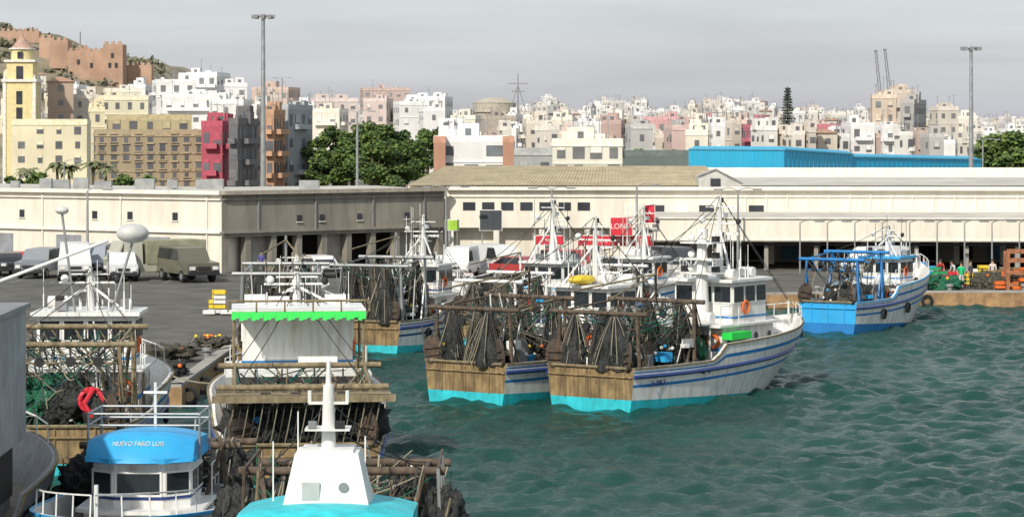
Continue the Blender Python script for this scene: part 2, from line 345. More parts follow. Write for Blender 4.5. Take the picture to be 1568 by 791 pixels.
def shed(mb,px0,px1,D0,D1_,yt0,yt1,dep,mat):
    a=(wx(px0,D0),D0);b=(wx(px1,D1_),D1_);za=wz(yt0,D0);zb=wz(yt1,D1_)
    vs=[(a[0],a[1],QZ),(b[0],b[1],QZ),(b[0],b[1],zb),(a[0],a[1],za),(a[0]+dep*.1,a[1]+dep,QZ),(b[0]+dep*.1,b[1]+dep,QZ),(b[0]+dep*.1,b[1]+dep,zb+.3),(a[0]+dep*.1,a[1]+dep,za+.3)]
    mb.add(vs,[(0,1,2,3),(3,2,6,7),(0,4,7,3),(1,5,6,2)],mat)
    L=(V(*b)-V(*a)).length;n=int(L/1.2)
    for i in range(n):
        t=i/n;p=V(*a).lerp(V(*b),t);z=za+(zb-za)*t;mb.tube((p.x,p.y,QZ),(p.x,p.y,z-.05),.045,mat,n=4)
    mb.tube((a[0],a[1]-.1,za),(b[0],b[1]-.1,zb),.12,M('blue_flashing',(.10,.45,.65),.5),n=4)
BWSHADE=M('cyan_sheet_shaded',(.015,.38,.64),.5,var=.07,streak=.25,scol=(.02,.30,.5),sstretch=(2,2,.1))  # darker copy of the cladding, shade painted into the right-hand faces
mb=MB();shed(mb,1055,1200,330,300,228,229,25,BW);shed(mb,1200.5,1306,300,318,229,236,25,BWSHADE)
shed(mb,1306,1503,318.3,345,240,244,18,BWSHADE);mb.obj('cladding',e5)
# ---------------------------------------------------------------- generic buildings
def lerp(a,b,t): return a+(b-a)*t
bc=[0]
def building(px0,px1,yt,D,col,rot=0,name='apartment_building',dep=None,win=True,roofc=None,balc=False,hip=False,floors=None,wcol=None,ww=1.2,sp=2.6,clutter=True,yb=None,frames=False):
    rn=random.Random(int(px0*13+D));bc[0]+=1
    hz=min(.78,max(0,(D-280)/1150));HAZEC=(.54,.53,.545)  # distance haze mixed into wall, window and trim base colours
    c=[lerp(a,b,hz*.62) for a,b in zip(col,HAZEC)]
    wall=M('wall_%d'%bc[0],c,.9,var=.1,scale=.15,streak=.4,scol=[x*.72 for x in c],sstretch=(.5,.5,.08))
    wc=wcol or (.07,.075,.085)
    wm=M('win_%d'%int(hz*8) if not wcol else 'winc_%d'%bc[0],[lerp(a,b*.78,hz) for a,b in zip(wc,HAZEC)],.5,var=.4,scale=.3)
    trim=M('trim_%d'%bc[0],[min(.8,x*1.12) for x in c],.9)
    W_=(px1-px0)*D/F;rr=math.radians(rot)
    b=dep or min(W_*.6+4,14)
    b=min(b,W_*.7/max(.15,abs(math.sin(rr))))
    a=(W_-b*abs(math.sin(rr)))/math.cos(rr)
    zt=wz(yt,D)-QZ
    e=empty(name,(wx((px0+px1)/2,D),D+b/2,QZ),rr)
    mb=MB();mb.box((0,0,zt/2),(a,b,zt),wall)
    if hip:
        rc=roofc or M('terracotta_roof',(.40,.24,.17),.9,var=.2)
        h=min(a,b)*.22
        vs=[(-a/2-.4,-b/2-.4,zt),(a/2+.4,-b/2-.4,zt),(a/2+.4,b/2+.4,zt),(-a/2-.4,b/2+.4,zt),(-a/2+b*.4,0,zt+h),(a/2-b*.4,0,zt+h)]
        if a<b: vs[4]=(0,-b/2+a*.4,zt+h);vs[5]=(0,b/2-a*.4,zt+h)
        mb.add(vs,[(0,1,5,4),(1,2,5),(2,3,4,5),(3,0,4)] if a>=b else [(0,1,4),(1,2,5,4),(2,3,5),(3,0,4,5)],rc)
    else:
        for s in(-1,1):
            mb.box((0,s*(b/2-.1),zt+.45),(a+.1,.24,.9),trim);mb.box((s*(a/2-.1),0,zt+.448),(.243,b,.88),trim)
    mb.obj('walls',e)
    if win:
        mb=MB();fh=3.1;nf=floors or max(1,int(zt/fh));fh=zt/nf
        vis=max(0,wz(300,D)-QZ)
        faces=[(a,V(0,-b/2,0),V(1,0,0),V(0,-1,0))]
        if rot>3: faces.append((b,V(-a/2,0,0),V(0,-1,0),V(-1,0,0)))
        if rot<-3: faces.append((b,V(a/2,0,0),V(0,1,0),V(1,0,0)))
        if abs(rot)<=3: faces+= [(b,V(-a/2,0,0),V(0,-1,0),V(-1,0,0)),(b,V(a/2,0,0),V(0,1,0),V(1,0,0))]
        for (wd,o,u,n_) in faces:
            nc=max(1,int(wd/sp));st=wd/nc;ang=math.atan2(u.y,u.x)
            for j in range(nf):
                z=(j+.55)*fh
                if z<vis-2:continue
                bl=balc and rn.random()<.7
                for i in range(nc):
                    if rn.random()<.08: continue
                    p=o+u*(-wd/2+(i+.5)*st)+n_*.03
                    hh=rn.uniform(1.1,1.6) if not bl else 1.9;w1=ww*rn.choice([.7,1,1])
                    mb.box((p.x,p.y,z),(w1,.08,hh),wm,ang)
                    if frames:
                        q=p+n_*.08;mb.box((q.x,q.y,z-hh/2-.1),(ww+.4,.25,.15),trim,ang);mb.box((q.x,q.y,z+hh/2+.1),(ww+.4,.2,.15),trim,ang)
                    elif rn.random()<.4:
                        q=p+n_*.05;k=rn.uniform(.2,.8);mb.box((q.x,q.y,z+hh*(.5-k/2)),(w1*.95,.06,hh*k),trim,ang)
                if bl:
                    p=o+n_*.5;mb.box((p.x,p.y,z-1.1),(wd*rn.uniform(.5,.95),1.0,.8),trim,ang)
                elif rn.random()<.5:
                    p=o+n_*.06;mb.box((p.x,p.y,(j+1)*fh-.1),(wd,.12,.2),trim,ang)
        mb.obj('windows_and_balconies',e)
    if clutter and not hip:
        mb=MB()
        for i in range(rn.randint(1,3)):
            s=rn.uniform(2,min(4.5,max(2.2,a*.4)));h=rn.uniform(1.4,2.8)
            x=rn.uniform(-a*.32,a*.32);y=rn.uniform(-b*.3,b*.3);mb.box((x,y,zt+h/2),(s,s*.8,h),wall if rn.random()<.6 else trim);mb.box((x,y-s*.41,zt+h*.5),(.8,.08,1.2),wm)
        for i in range(rn.randint(2,5)):
            x=rn.uniform(-a*.4,a*.4);y=rn.uniform(-b*.3,b*.3);h=rn.uniform(2,4.5)
            mb.tube((x,y,zt),(x,y,zt+h),.07,GREYM,n=4);mb.box((x,y,zt+h*.9),(1.0,.07,.07),GREYM)
        for i in range(rn.randint(0,3)):
            x=rn.uniform(-a*.4,a*.4);mb.tube((x,-b*.2,zt),(x,-b*.2,zt+1.4),.5,trim,n=8)
        mb.obj('rooftop_clutter',e)
    return e
Wh=(.80,.79,.77);Cr=(.74,.69,.58);Ye=(.70,.62,.40);Pk=(.62,.49,.44);Te=(.46,.32,.26);Br=(.38,.31,.24);Gy=(.46,.45,.44);Rd=(.50,.10,.15);Bg=(.64,.57,.47)
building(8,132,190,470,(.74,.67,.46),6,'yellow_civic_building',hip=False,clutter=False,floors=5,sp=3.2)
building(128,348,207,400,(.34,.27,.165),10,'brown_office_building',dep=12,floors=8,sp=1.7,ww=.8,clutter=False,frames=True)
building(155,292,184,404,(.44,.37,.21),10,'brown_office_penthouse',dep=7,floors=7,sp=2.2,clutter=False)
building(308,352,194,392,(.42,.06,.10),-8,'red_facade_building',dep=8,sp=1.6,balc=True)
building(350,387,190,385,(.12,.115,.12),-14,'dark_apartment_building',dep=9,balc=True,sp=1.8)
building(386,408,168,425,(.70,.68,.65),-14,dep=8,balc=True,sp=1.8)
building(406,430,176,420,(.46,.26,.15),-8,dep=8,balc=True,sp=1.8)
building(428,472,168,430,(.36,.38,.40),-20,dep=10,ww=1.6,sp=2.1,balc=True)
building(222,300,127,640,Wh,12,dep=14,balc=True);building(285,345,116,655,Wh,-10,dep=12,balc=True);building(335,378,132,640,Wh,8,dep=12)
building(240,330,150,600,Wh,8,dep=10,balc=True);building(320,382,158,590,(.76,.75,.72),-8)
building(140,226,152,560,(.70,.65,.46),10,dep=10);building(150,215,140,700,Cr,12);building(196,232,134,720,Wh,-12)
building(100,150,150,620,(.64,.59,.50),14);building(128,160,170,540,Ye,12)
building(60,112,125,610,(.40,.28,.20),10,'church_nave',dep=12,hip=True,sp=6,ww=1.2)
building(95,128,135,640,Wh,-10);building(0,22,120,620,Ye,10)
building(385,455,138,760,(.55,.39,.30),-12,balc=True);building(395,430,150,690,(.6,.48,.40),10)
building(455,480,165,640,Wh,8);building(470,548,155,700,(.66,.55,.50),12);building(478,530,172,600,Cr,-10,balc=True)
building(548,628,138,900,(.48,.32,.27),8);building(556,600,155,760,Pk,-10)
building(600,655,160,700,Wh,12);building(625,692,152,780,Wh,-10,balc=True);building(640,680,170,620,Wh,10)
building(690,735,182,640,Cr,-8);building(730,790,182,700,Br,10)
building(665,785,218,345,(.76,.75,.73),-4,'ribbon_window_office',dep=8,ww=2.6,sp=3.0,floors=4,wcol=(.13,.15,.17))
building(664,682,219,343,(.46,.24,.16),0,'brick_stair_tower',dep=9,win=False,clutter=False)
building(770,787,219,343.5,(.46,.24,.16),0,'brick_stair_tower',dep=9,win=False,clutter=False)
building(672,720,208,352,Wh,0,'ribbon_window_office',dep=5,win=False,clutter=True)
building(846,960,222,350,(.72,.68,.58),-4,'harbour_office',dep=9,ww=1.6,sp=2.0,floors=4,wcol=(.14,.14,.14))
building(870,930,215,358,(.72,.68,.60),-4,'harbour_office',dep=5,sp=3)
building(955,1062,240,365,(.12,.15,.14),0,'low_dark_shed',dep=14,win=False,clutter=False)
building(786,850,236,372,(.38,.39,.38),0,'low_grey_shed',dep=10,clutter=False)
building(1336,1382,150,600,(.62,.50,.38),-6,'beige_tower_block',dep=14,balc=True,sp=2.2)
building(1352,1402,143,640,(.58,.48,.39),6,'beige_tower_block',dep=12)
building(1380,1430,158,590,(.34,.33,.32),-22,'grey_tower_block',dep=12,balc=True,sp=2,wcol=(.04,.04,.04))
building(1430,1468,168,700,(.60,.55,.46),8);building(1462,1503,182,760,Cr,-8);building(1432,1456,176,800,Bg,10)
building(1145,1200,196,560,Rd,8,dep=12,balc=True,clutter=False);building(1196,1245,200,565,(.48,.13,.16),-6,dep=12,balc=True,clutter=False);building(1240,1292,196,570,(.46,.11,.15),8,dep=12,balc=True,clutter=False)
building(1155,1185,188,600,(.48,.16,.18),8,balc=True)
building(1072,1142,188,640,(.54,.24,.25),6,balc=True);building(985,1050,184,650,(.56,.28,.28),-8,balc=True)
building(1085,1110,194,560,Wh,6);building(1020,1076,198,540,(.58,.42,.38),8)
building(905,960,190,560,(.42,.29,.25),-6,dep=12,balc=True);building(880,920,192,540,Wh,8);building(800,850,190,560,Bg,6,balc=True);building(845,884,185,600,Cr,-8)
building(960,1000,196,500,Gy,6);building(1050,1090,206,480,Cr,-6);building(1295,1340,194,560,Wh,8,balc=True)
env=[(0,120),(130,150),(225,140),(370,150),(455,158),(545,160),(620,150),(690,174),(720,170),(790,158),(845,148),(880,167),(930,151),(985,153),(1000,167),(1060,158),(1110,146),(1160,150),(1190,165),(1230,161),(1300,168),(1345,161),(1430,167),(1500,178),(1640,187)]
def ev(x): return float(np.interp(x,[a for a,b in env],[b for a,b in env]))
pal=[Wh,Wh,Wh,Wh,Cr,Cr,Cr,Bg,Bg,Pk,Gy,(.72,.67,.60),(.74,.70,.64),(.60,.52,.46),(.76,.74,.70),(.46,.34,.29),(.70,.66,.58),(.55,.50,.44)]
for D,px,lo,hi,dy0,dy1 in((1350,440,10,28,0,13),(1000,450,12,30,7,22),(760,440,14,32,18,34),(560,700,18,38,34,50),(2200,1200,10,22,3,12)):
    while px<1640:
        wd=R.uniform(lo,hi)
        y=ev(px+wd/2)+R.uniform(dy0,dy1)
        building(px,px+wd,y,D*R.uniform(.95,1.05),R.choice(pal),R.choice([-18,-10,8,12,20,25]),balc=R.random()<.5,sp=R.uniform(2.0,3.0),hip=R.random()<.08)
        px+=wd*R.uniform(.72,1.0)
YW=M('church_yellow',(.72,.61,.32),.9,var=.1,streak=.4,scol=(.52,.44,.26));DOME=M('church_dome',(.43,.28,.22),.8);WW=M('church_white',(.75,.72,.66),.9)
D=600;e=empty('church_bell_tower',(wx(34,D),D,QZ));mb=MB();zz=lambda y:wz(y,D)-QZ
mb.box((0,0,zz(125)/2),(7,7,zz(125)),YW);mb.box((0,0,zz(124)),(8,8,.6),WW)
mb.box((0,0,(zz(124)+zz(95))/2),(6,6,zz(95)-zz(124)),YW);mb.box((0,0,zz(94)),(7,7,.5),WW)
mb.tube((0,0,zz(94)),(0,0,zz(76)),2.6,YW,n=8);mb.tube((0,0,zz(76)),(0,0,zz(74)),3.1,WW,n=8)
mb.tube((0,0,zz(74)),(0,0,zz(58)),2.6,DOME,.5,n=10);mb.tube((0,0,zz(58)),(0,0,zz(46)),.4,DOME,.08,n=6)
for x in(-3.4,3.4):
    for y in(-3.4,3.4): mb.box((x,y,zz(124)/2),(.7,.7,zz(124)),WW);mb.tube((x,y,zz(124)),(x,y,zz(115)),.4,WW,.1)
mb.obj('tower',e);mb=MB()
for z,h,w_ in((zz(112),3,1.6),(zz(150),3,1.4),(zz(175),3,1.4),(zz(205),3,1.4)):
    mb.box((0,-3.03 if z>zz(124) else -3.53,z),(w_,.1,h),WINN);mb.box((-3.03 if z>zz(124) else -3.53,0,z),(.1,w_,h),WINN)
mb.box((0,-2.6,zz(85)),(1.2,.2,1.6),WINN);mb.obj('bell_openings',e)
hp=[(-400,30),(-100,36),(0,40),(30,46),(60,60),(95,72),(150,84),(200,92),(250,100),(270,120),(300,145),(340,170),(420,215),(600,230)]
DH=1000
def hz_(X):
    px=X*F/DH+CX;return wz(float(np.interp(px,[a for a,b in hp],[b for a,b in hp])),DH)
mb=MB();vs=[];fs=[];nx,ny=90,26
HM=M('hill_soil',(.30,.25,.18),.95,var=.35,scale=.05,streak=.8,scol=(.16,.16,.10),sstretch=(.06,.06,.06))
def hillz(X,Y):
    t=max(0,min(1,(Y-680)/320));t=t*t*(3-2*t);return QZ-2+(hz_(X)-QZ+2)*t+noise.noise(V(X*.04,Y*.04,0))*3*t
for j in range(ny):
    for i in range(nx): X=-330+i*300/(nx-1);Y=680+j*440/(ny-1);vs.append((X,Y,hillz(X,Y)))
for j in range(ny-1):
    for i in range(nx-1): a=j*nx+i;fs.append((a,a+1,a+nx+1,a+nx))
mb.add(vs,fs,HM,True);mb.obj('hillside')
def leafs(mb,c,r,n,size,rn,mats=(LEAFD,LEAFM,LEAFL),flat=1):
    sets=[[[],[]] for _ in mats]
    for i in range(n):
        d=V(rn.gauss(0,1),rn.gauss(0,1),rn.gauss(0,1));d.normalize();d*=rn.random()**.4
        p=V(c[0]+d.x*r[0],c[1]+d.y*r[1],c[2]+d.z*r[2])
        a=V(rn.uniform(-1,1),rn.uniform(-1,1),rn.uniform(-.6,.6)).normalized();b=a.orthogonal().normalized()*size*rn.uniform(.4,1);a=a*size*rn.uniform(.5,1.2)
        k=rn.choice([0,0,1,1,1,2,2])
        S=sets[min(k,len(mats)-1)];o=len(S[0]);S[0]+= [p-a,p+b,p+a,p-b];S[1].append((o,o+1,o+2,o+3))
    for S,m in zip(sets,mats):
        if S[0]: mb.add(S[0],S[1],m)
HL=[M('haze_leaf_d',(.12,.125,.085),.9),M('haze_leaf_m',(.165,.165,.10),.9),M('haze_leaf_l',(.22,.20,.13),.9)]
mb=MB();rn=random.Random(5)
for i in range(300):
    X=rn.uniform(-260,-115);Y=rn.uniform(760,1020);z=hillz(X,Y);s=rn.uniform(1.2,3.2);leafs(mb,(X,Y,z+s*.3),(s*1.3,s*1.3,s*.7),45,.8,rn,HL)
mb.obj('hillside_vegetation')
CW=M('fortress_stone',(.44,.29,.21),.95,var=.2,scale=.15,streak=.5,scol=(.32,.2,.14),sstretch=(.3,.3,.1),bump=.1,bscale=1)
e=empty('hilltop_fortress')
mb=MB()
def cb(px0,px1,yt,yb,D,dep=8,cren=True):
    x0=wx(px0,D);x1=wx(px1,D);z0=wz(yb,D);z1=wz(yt,D);mb.box(((x0+x1)/2,D+dep/2,(z0+z1)/2),(x1-x0,dep,z1-z0),CW)
    if cren:
        n=max(2,int((x1-x0)/1.8))
        for i in range(n): mb.box((x0+(i+.5)*(x1-x0)/n,D+.3,z1+.5),((x1-x0)/n*.55,.6,1),CW)
cb(104,160,78,135,900);cb(158,188,68,140,895,9);cb(118,135,74,100,910,8);cb(76,104,62,105,915,8);cb(60,80,58,90,930);cb(186,232,100,135,905,5);cb(0,60,48,66,940,5)
mb.tube((wx(120,940),944,wz(74,940)),(wx(120,940),944,wz(48,940)),.25,GREYM);mb.obj('walls_and_towers',e)
mb=MB()
for px,y in((172,85),(168,100),(178,100)): mb.box((wx(px,895),894.9,wz(y,895)),(.9,.3,1.6),WINN)
for px,y in((120,95),(140,100)): mb.box((wx(px,900),899.9,wz(y,900)),(.9,.3,1.6),WINN)
mb.obj('openings',e)
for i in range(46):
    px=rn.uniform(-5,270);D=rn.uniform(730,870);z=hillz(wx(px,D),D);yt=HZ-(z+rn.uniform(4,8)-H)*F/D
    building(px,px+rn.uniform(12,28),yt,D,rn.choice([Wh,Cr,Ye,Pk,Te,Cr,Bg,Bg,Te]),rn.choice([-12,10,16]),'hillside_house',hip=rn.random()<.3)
D=880;e=empty('water_tower',(wx(757,D),D,QZ));mb=MB();zz=lambda y:wz(y,D)-QZ;WT=M('water_tower_concrete',(.44,.40,.33),.9)
mb.tube((0,0,0),(0,0,zz(190)),3.6,WT,3.2,n=14);mb.tube((0,0,zz(200)),(0,0,zz(178)),2.4,WT,7.0,n=20);mb.tube((0,0,zz(178)),(0,0,zz(158)),7.2,WT,7.4,n=20);mb.tube((0,0,zz(158)),(0,0,zz(150)),7.6,WT,3.0,n=20)
for i in range(12):
    t=i*math.pi/6;mb.tube((4.5*math.cos(t),4.5*math.sin(t),0),(5.5*math.cos(t),5.5*math.sin(t),zz(178)),.35,WT)
mb.tube((0,0,zz(172)),(0,0,zz(170)),7.9,WT,n=20);mb.obj('tank_and_shaft',e)
D=800;e=empty('antenna_mast',(wx(793,D),D,QZ));mb=MB();zz=lambda y:wz(y,D)-QZ
mb.tube((0,0,0),(0,0,zz(112)),.4,GREYM,.15);mb.box((0,0,zz(128)),(6,.3,.3),GREYM);mb.box((0,0,zz(140)),(4,.3,.3),GREYM)
for i in(-1,1): mb.tube((i*3,0,zz(180)),(0,0,zz(130)),.12,GREYM)
mb.obj('lattice',e)
def crane(px0,y0,px1,y1,D):
    e=empty('harbour_crane',(0,0,0));mb=MB();a=V(wx(px0,D),D,wz(y0,D));b=V(wx(px1,D),D,wz(y1,D));CM=M('crane_grey',(.22,.22,.24),.7)
    w_=.42
    for dx,dy in((-w_,-w_),(w_,-w_),(w_,w_),(-w_,w_)): mb.tube(a+V(dx,dy,0),b+V(dx*.5,dy*.5,0),.11,CM,n=4)
    n=16
    for i in range(n):
        p=a.lerp(b,i/n);q=a.lerp(b,(i+1)/n);s=1 if i%2 else -1;mb.tube(p+V(w_*s,-w_,0),q+V(-w_*s,-w_,0),.07,CM,n=4)
    mb.box(b,(.8,.8,.3),CM);mb.box((a.x,a.y,a.z-2),(1.6,2,4),CM);mb.tube((a.x,a.y,QZ),(a.x,a.y,a.z-4),1.0,CM,n=8)
    mb.obj('lattice_jib',e)
crane(1353,195,1341,78,660);crane(1368,195,1355,76,660)
def highmast(px,yt,D):
    e=empty('high_mast_light',(wx(px,D),D,QZ));h=wz(yt,D)-QZ;mb=MB();mb.tube((0,0,0),(0,0,h),.38,GALV,.2,n=10);mb.obj('pole',e)
    mb=MB();mb.ring((0,0,h-.2),.8,.1,GALV,'z')
    for i in range(8):
        t=i*math.pi/4;x,y=1.1*math.cos(t),1.0*math.sin(t);mb.box((x,y,h-.3),(.45,.5,.42),GREYM);mb.tube((0,0,h-.1),(x,y,h-.2),.05,GALV,n=4)
    mb.obj('floodlight_ring',e)
highmast(403,22,300);highmast(1487,71,330)
def lamp(px,yt,D,arm=1,th=.1):
    e=empty('street_lamp',(wx(px,D),D,QZ));h=wz(yt,D)-QZ;mb=MB();mb.tube((0,0,0),(0,0,h),th*1.3,GALV,th*.7,n=8)
    for s in([-1,1] if arm==2 else [1]): mb.sag((0,0,h),(s*1.3,0,h+.1),.05,GALV,-.15,5);mb.box((s*1.5,0,h+.1),(.7,.25,.12),GREYM)
    mb.obj('pole_and_luminaire',e)
lamp(547,172,262,2,.14);lamp(432,120,500,2,.16);lamp(98,248,260);lamp(975,285,199,1);lamp(1505,215,280,2)
for px in range(1225,1600,42): lamp(px,341,197.5,1,.06)
lamp(134,292,192);lamp(683,288,206,2);lamp(845,290,204,2);lamp(1130,292,200,2)
# ---------------------------------------------------------------- trees
def tree(name,x,y,h,cr,seed,n=2600,size=.42,base=QZ):
    rn=random.Random(seed);e=empty(name,(x,y,base));mb=MB();th=h*.35
    mb.tube((0,0,0),(0,0,th),h*.035,BARK,h*.025,n=8);cl=[]
    for i in range(26):
        t=rn.random()*6.28;rr=cr*rn.uniform(.15,.95);z=lerp(th*.9,h*.93,rn.random()) ;k=math.sin(max(.1,min(1,(h-z)/(h-th)*1.5))*math.pi/2)
        c=V(rr*math.cos(t)*k,rr*math.sin(t)*k,z);cl.append(c)
        if i<11: mid=V(c.x*.4,c.y*.4,lerp(th,c.z,.5));mb.tube((0,0,th*.95),mid,h*.016,BARK,h*.01);mb.tube(mid,c,h*.01,BARK,h*.004)
    mb.obj('trunk_and_limbs',e);mb=MB()
    for i,c in enumerate(cl): s=cr*rn.uniform(.18,.36);leafs(mb,c,(s*1.2,s*1.2,s*.8),n//26,size*.85,rn,(LEAFD,LEAFM,LEAFL) if i%3 else (LEAFM,LEAFL,LEAFL))
    mb.obj('crown',e)
D=430
for i,(px,yt,cr) in enumerate([(492,205,3.4),(512,190,3.8),(540,184,4.2),(566,186,4.2),(592,190,4),(618,196,3.8),(640,206,3.2),(530,212,4),(575,214,4),(608,218,3.4),(490,228,3)]):
    d=D+(-8 if i>6 else 6)*(1+.2*(i%3));h=wz(yt,d)-QZ;tree('park_tree',wx(px,d),d,h,cr,i+3,3600,.42)
for i,(px,yt,cr) in enumerate([(655,196,3.5),(680,192,3.5),(700,206,3)]): d=560;tree('park_tree',wx(px,d),d,wz(yt,d)-QZ,cr*1.2,30+i,2400,.5)
for i,(px,yt,cr) in enumerate([(1520,210,5),(1548,204,5.5),(1575,208,5),(1503,228,3.5),(1540,232,4),(1570,235,4)]): d=400;tree('park_tree',wx(px,d),d,wz(yt,d)-QZ,cr,50+i,3000,.5)
for i,px in enumerate([975,1000,1028,1050,815]): d=420;tree('park_tree',wx(px,d),d,wz(228+i%2*4,d)-QZ,3,70+i,1600,.45)
for i,(px,yt) in enumerate([(60,262),(190,264),(20,268),(225,268)]): d=300;tree('roadside_shrub_tree',wx(px,d),d,wz(yt,d)-QZ,2.2,90+i,1200,.35)
def conifer(px,yt,yb,wpx,D):
    e=empty('norfolk_pine',(wx(px,D),D,QZ));rn=random.Random(4);h=wz(yt,D)-QZ;zb=wz(yb,D)-QZ;w_=wpx*D/F/2;mb=MB();mb.tube((0,0,0),(0,0,h),.35,BARK,.05);mb.obj('trunk',e);mb=MB();lv=15
    for j in range(lv):
        t=j/lv;z=lerp(zb,h,t);r=w_*(1-t)**.8+.15
        for k in range(8):
            a=rn.random()*6.28;rr=r*rn.uniform(.6,1.1);mb.tube((0,0,z+.2),(rr*math.cos(a),rr*math.sin(a),z),.06,BARK,n=3)
            for q in(.4,.65,.9): leafs(mb,(rr*q*math.cos(a),rr*q*math.sin(a),z),(.4,.4,.18),10,.26,rn,(M('pine_d',(.06,.075,.06),.9),M('pine_m',(.08,.10,.075),.9)))
    mb.obj('branch_whorls',e)
conifer(1206,132,194,22,556)
def palm(px,yt,D,seed):
    rn=random.Random(seed);e=empty('palm_tree',(wx(px,D),D,QZ));h=wz(yt,D)-QZ;mb=MB();mb.tube((0,0,0),(.2,0,h*.5),.26,BARK,.2,n=8);mb.tube((.2,0,h*.5),(.1,0,h-1),.2,BARK,.16,n=8);mb.obj('trunk',e);mb=MB()
    for i in range(20):
        a=i*2.4;up=rn.uniform(.1,1.3);L=rn.uniform(1.6,2.2);pts=[V(.1,0,h-1)+V(math.cos(a)*L*t*math.cos(up*.6),math.sin(a)*L*t*math.cos(up*.6),math.sin(up)*L*t-1.6*t*t) for t in(0,.25,.5,.75,1)]
        s=V(-math.sin(a),math.cos(a),0)
        for p,q,w1,w2 in zip(pts[:-1],pts[1:],(.1,.3,.35,.25),(.3,.35,.25,.05)):
            m=M('palm_frond',(.14,.16,.08),.8) if i%3 else M('palm_frond_light',(.2,.2,.1),.8)
            mb.add([p,p+s*w1-V(0,0,w1*.5),q+s*w2-V(0,0,w2*.5),q],[(0,1,2,3)],m);mb.add([p,p-s*w1-V(0,0,w1*.5),q-s*w2-V(0,0,w2*.5),q],[(0,1,2,3)],m)
    mb.obj('fronds',e)
for i,(px,yt) in enumerate([(40,252),(86,240),(104,246),(140,240),(160,246)]): palm(px,yt,330,i)
# ---------------------------------------------------------------- vehicles
def vehicle(kind,px,D,rz,col,name,sc_=1.08):
    e=empty(name,(wx(px,D),D,QZ+.01),rz);e.scale=(sc_,)*3;P_=M('car_paint_%s'%name+str(col),col,.3,var=.05,spec=.6,streak=.2,scol=[c*.6 for c in col])
    if kind=='car': prof=[(-2.1,.35),(2.1,.35),(2.15,.7),(1.9,.85),(1.0,.95),(.35,1.42),(-1.1,1.45),(-1.85,.98),(-2.15,.9)];w_=.85;cab=[(.95,.97),(.33,1.38),(-1.08,1.41),(-1.75,.98)]
    elif kind=='van': prof=[(-2.4,.4),(2.3,.4),(2.4,.95),(1.8,1.15),(1.2,1.95),(.9,2.1),(-2.35,2.1)];w_=.95;cab=[(1.7,1.2),(1.15,1.92),(.2,1.92),(.2,1.2)]
    elif kind=='suv': prof=[(-2.2,.45),(2.2,.45),(2.2,1.05),(1.0,1.15),(.6,1.8),(-2.0,1.85),(-2.2,1.1)];w_=.92;cab=[(.9,1.2),(.55,1.74),(-1.95,1.76),(-2.05,1.2)]
    else: prof=[(-3.2,.55),(3.0,.55),(3.1,1.3),(2.9,1.5),(2.5,2.45),(1.2,2.5),(1.2,1.0),(-3.2,1.0)];w_=1.1;cab=[(2.8,1.55),(2.45,2.35),(1.5,2.35),(1.5,1.55)]
    mb=MB();n=len(prof);f_=lambda z:w_*(1 if z<1 else 1-.16*min(1,(z-1)))
    vs=[(x,-f_(z),z) for x,z in prof]+[(x,f_(z),z) for x,z in prof]
    mb.add(vs,[tuple(range(n)),tuple(range(2*n-1,n-1,-1))]+[(i,n+i,n+(i+1)%n,(i+1)%n) for i in range(n)],P_)
    if kind=='truck': mb.box((-1.1,0,1.75),(4.1,2.3,1.5),M('truck_tarp',(.30,.29,.20),.9,var=.2,bump=.04,bscale=5))
    mb.obj('body',e);mb=MB()
    for s in(-1,1): mb.add([(x,s*(f_(z)+.012),z) for x,z in cab],[(0,1,2,3)],GLASS)
    x0,z0=cab[0];x1,z1=cab[1];o=.05
    mb.add([(x0+o,-w_*.85,z0),(x0+o,w_*.85,z0),(x1+o,f_(z1)*.88,z1),(x1+o,-f_(z1)*.88,z1)],[(0,1,2,3)],GLASS)
    x0,z0=cab[3];x1,z1=cab[2]
    if kind in('car','suv'): mb.add([(x0-.2,-w_*.8,z0),(x0-.2,w_*.8,z0),(x1-.12,f_(z1)*.85,z1),(x1-.12,-f_(z1)*.85,z1)],[(0,1,2,3)],GLASS)
    mb.obj('windows',e);mb=MB();wr=.33 if kind!='truck' else .48;xw=prof[1][0]*.62
    for x in(-xw,xw):
        for s in(-1,1):
            mb.tube((x,s*(w_-.2),wr),(x,s*(w_+.02),wr),wr,BLACK,n=14);mb.tube((x,s*(w_+.01),wr),(x,s*(w_+.035),wr),wr*.55,GALV,n=10)
    mb.obj('wheels',e);mb=MB();xf=prof[1][0]+.06
    for s in(-1,1): mb.box((xf,s*w_*.72,.78),(.08,.3,.18),WHITE2);mb.box((-xf,s*w_*.75,.85),(.08,.2,.25),RED)
    mb.box((xf+.02,0,.5),(.14,w_*1.9,.2),BLACK);mb.box((-xf-.02,0,.5),(.14,w_*1.9,.2),BLACK);mb.box((xf,0,.78),(.05,w_*.8,.16),BLACK);mb.obj('lights_and_bumpers',e)
hd=math.radians
vehicle('car',12,194,hd(-70),(.05,.05,.06),'parked_car',1.15);vehicle('suv',62,191,hd(-100),(.20,.22,.25),'parked_car',1.15);vehicle('van',114,188,hd(-80),(.66,.66,.66),'parked_van',1.25)
vehicle('van',150,194,hd(-95),(.3,.33,.38),'parked_van',1.1);vehicle('suv',186,187,hd(-78),(.66,.67,.68),'parked_car',1.12);vehicle('truck',236,189,hd(-150),(.45,.44,.36),'parked_truck',1.12);vehicle('suv',287,186,hd(-60),(.14,.135,.10),'parked_jeep',1.32)
vehicle('car',36,198,hd(-85),(.4,.05,.05),'parked_car')
vehicle('car',490,192,hd(-60),(.7,.7,.7),'parked_car');vehicle('van',1030,190,hd(-50),(.06,.06,.07),'parked_van');vehicle('car',1068,188,hd(-40),(.5,.5,.5),'parked_car')
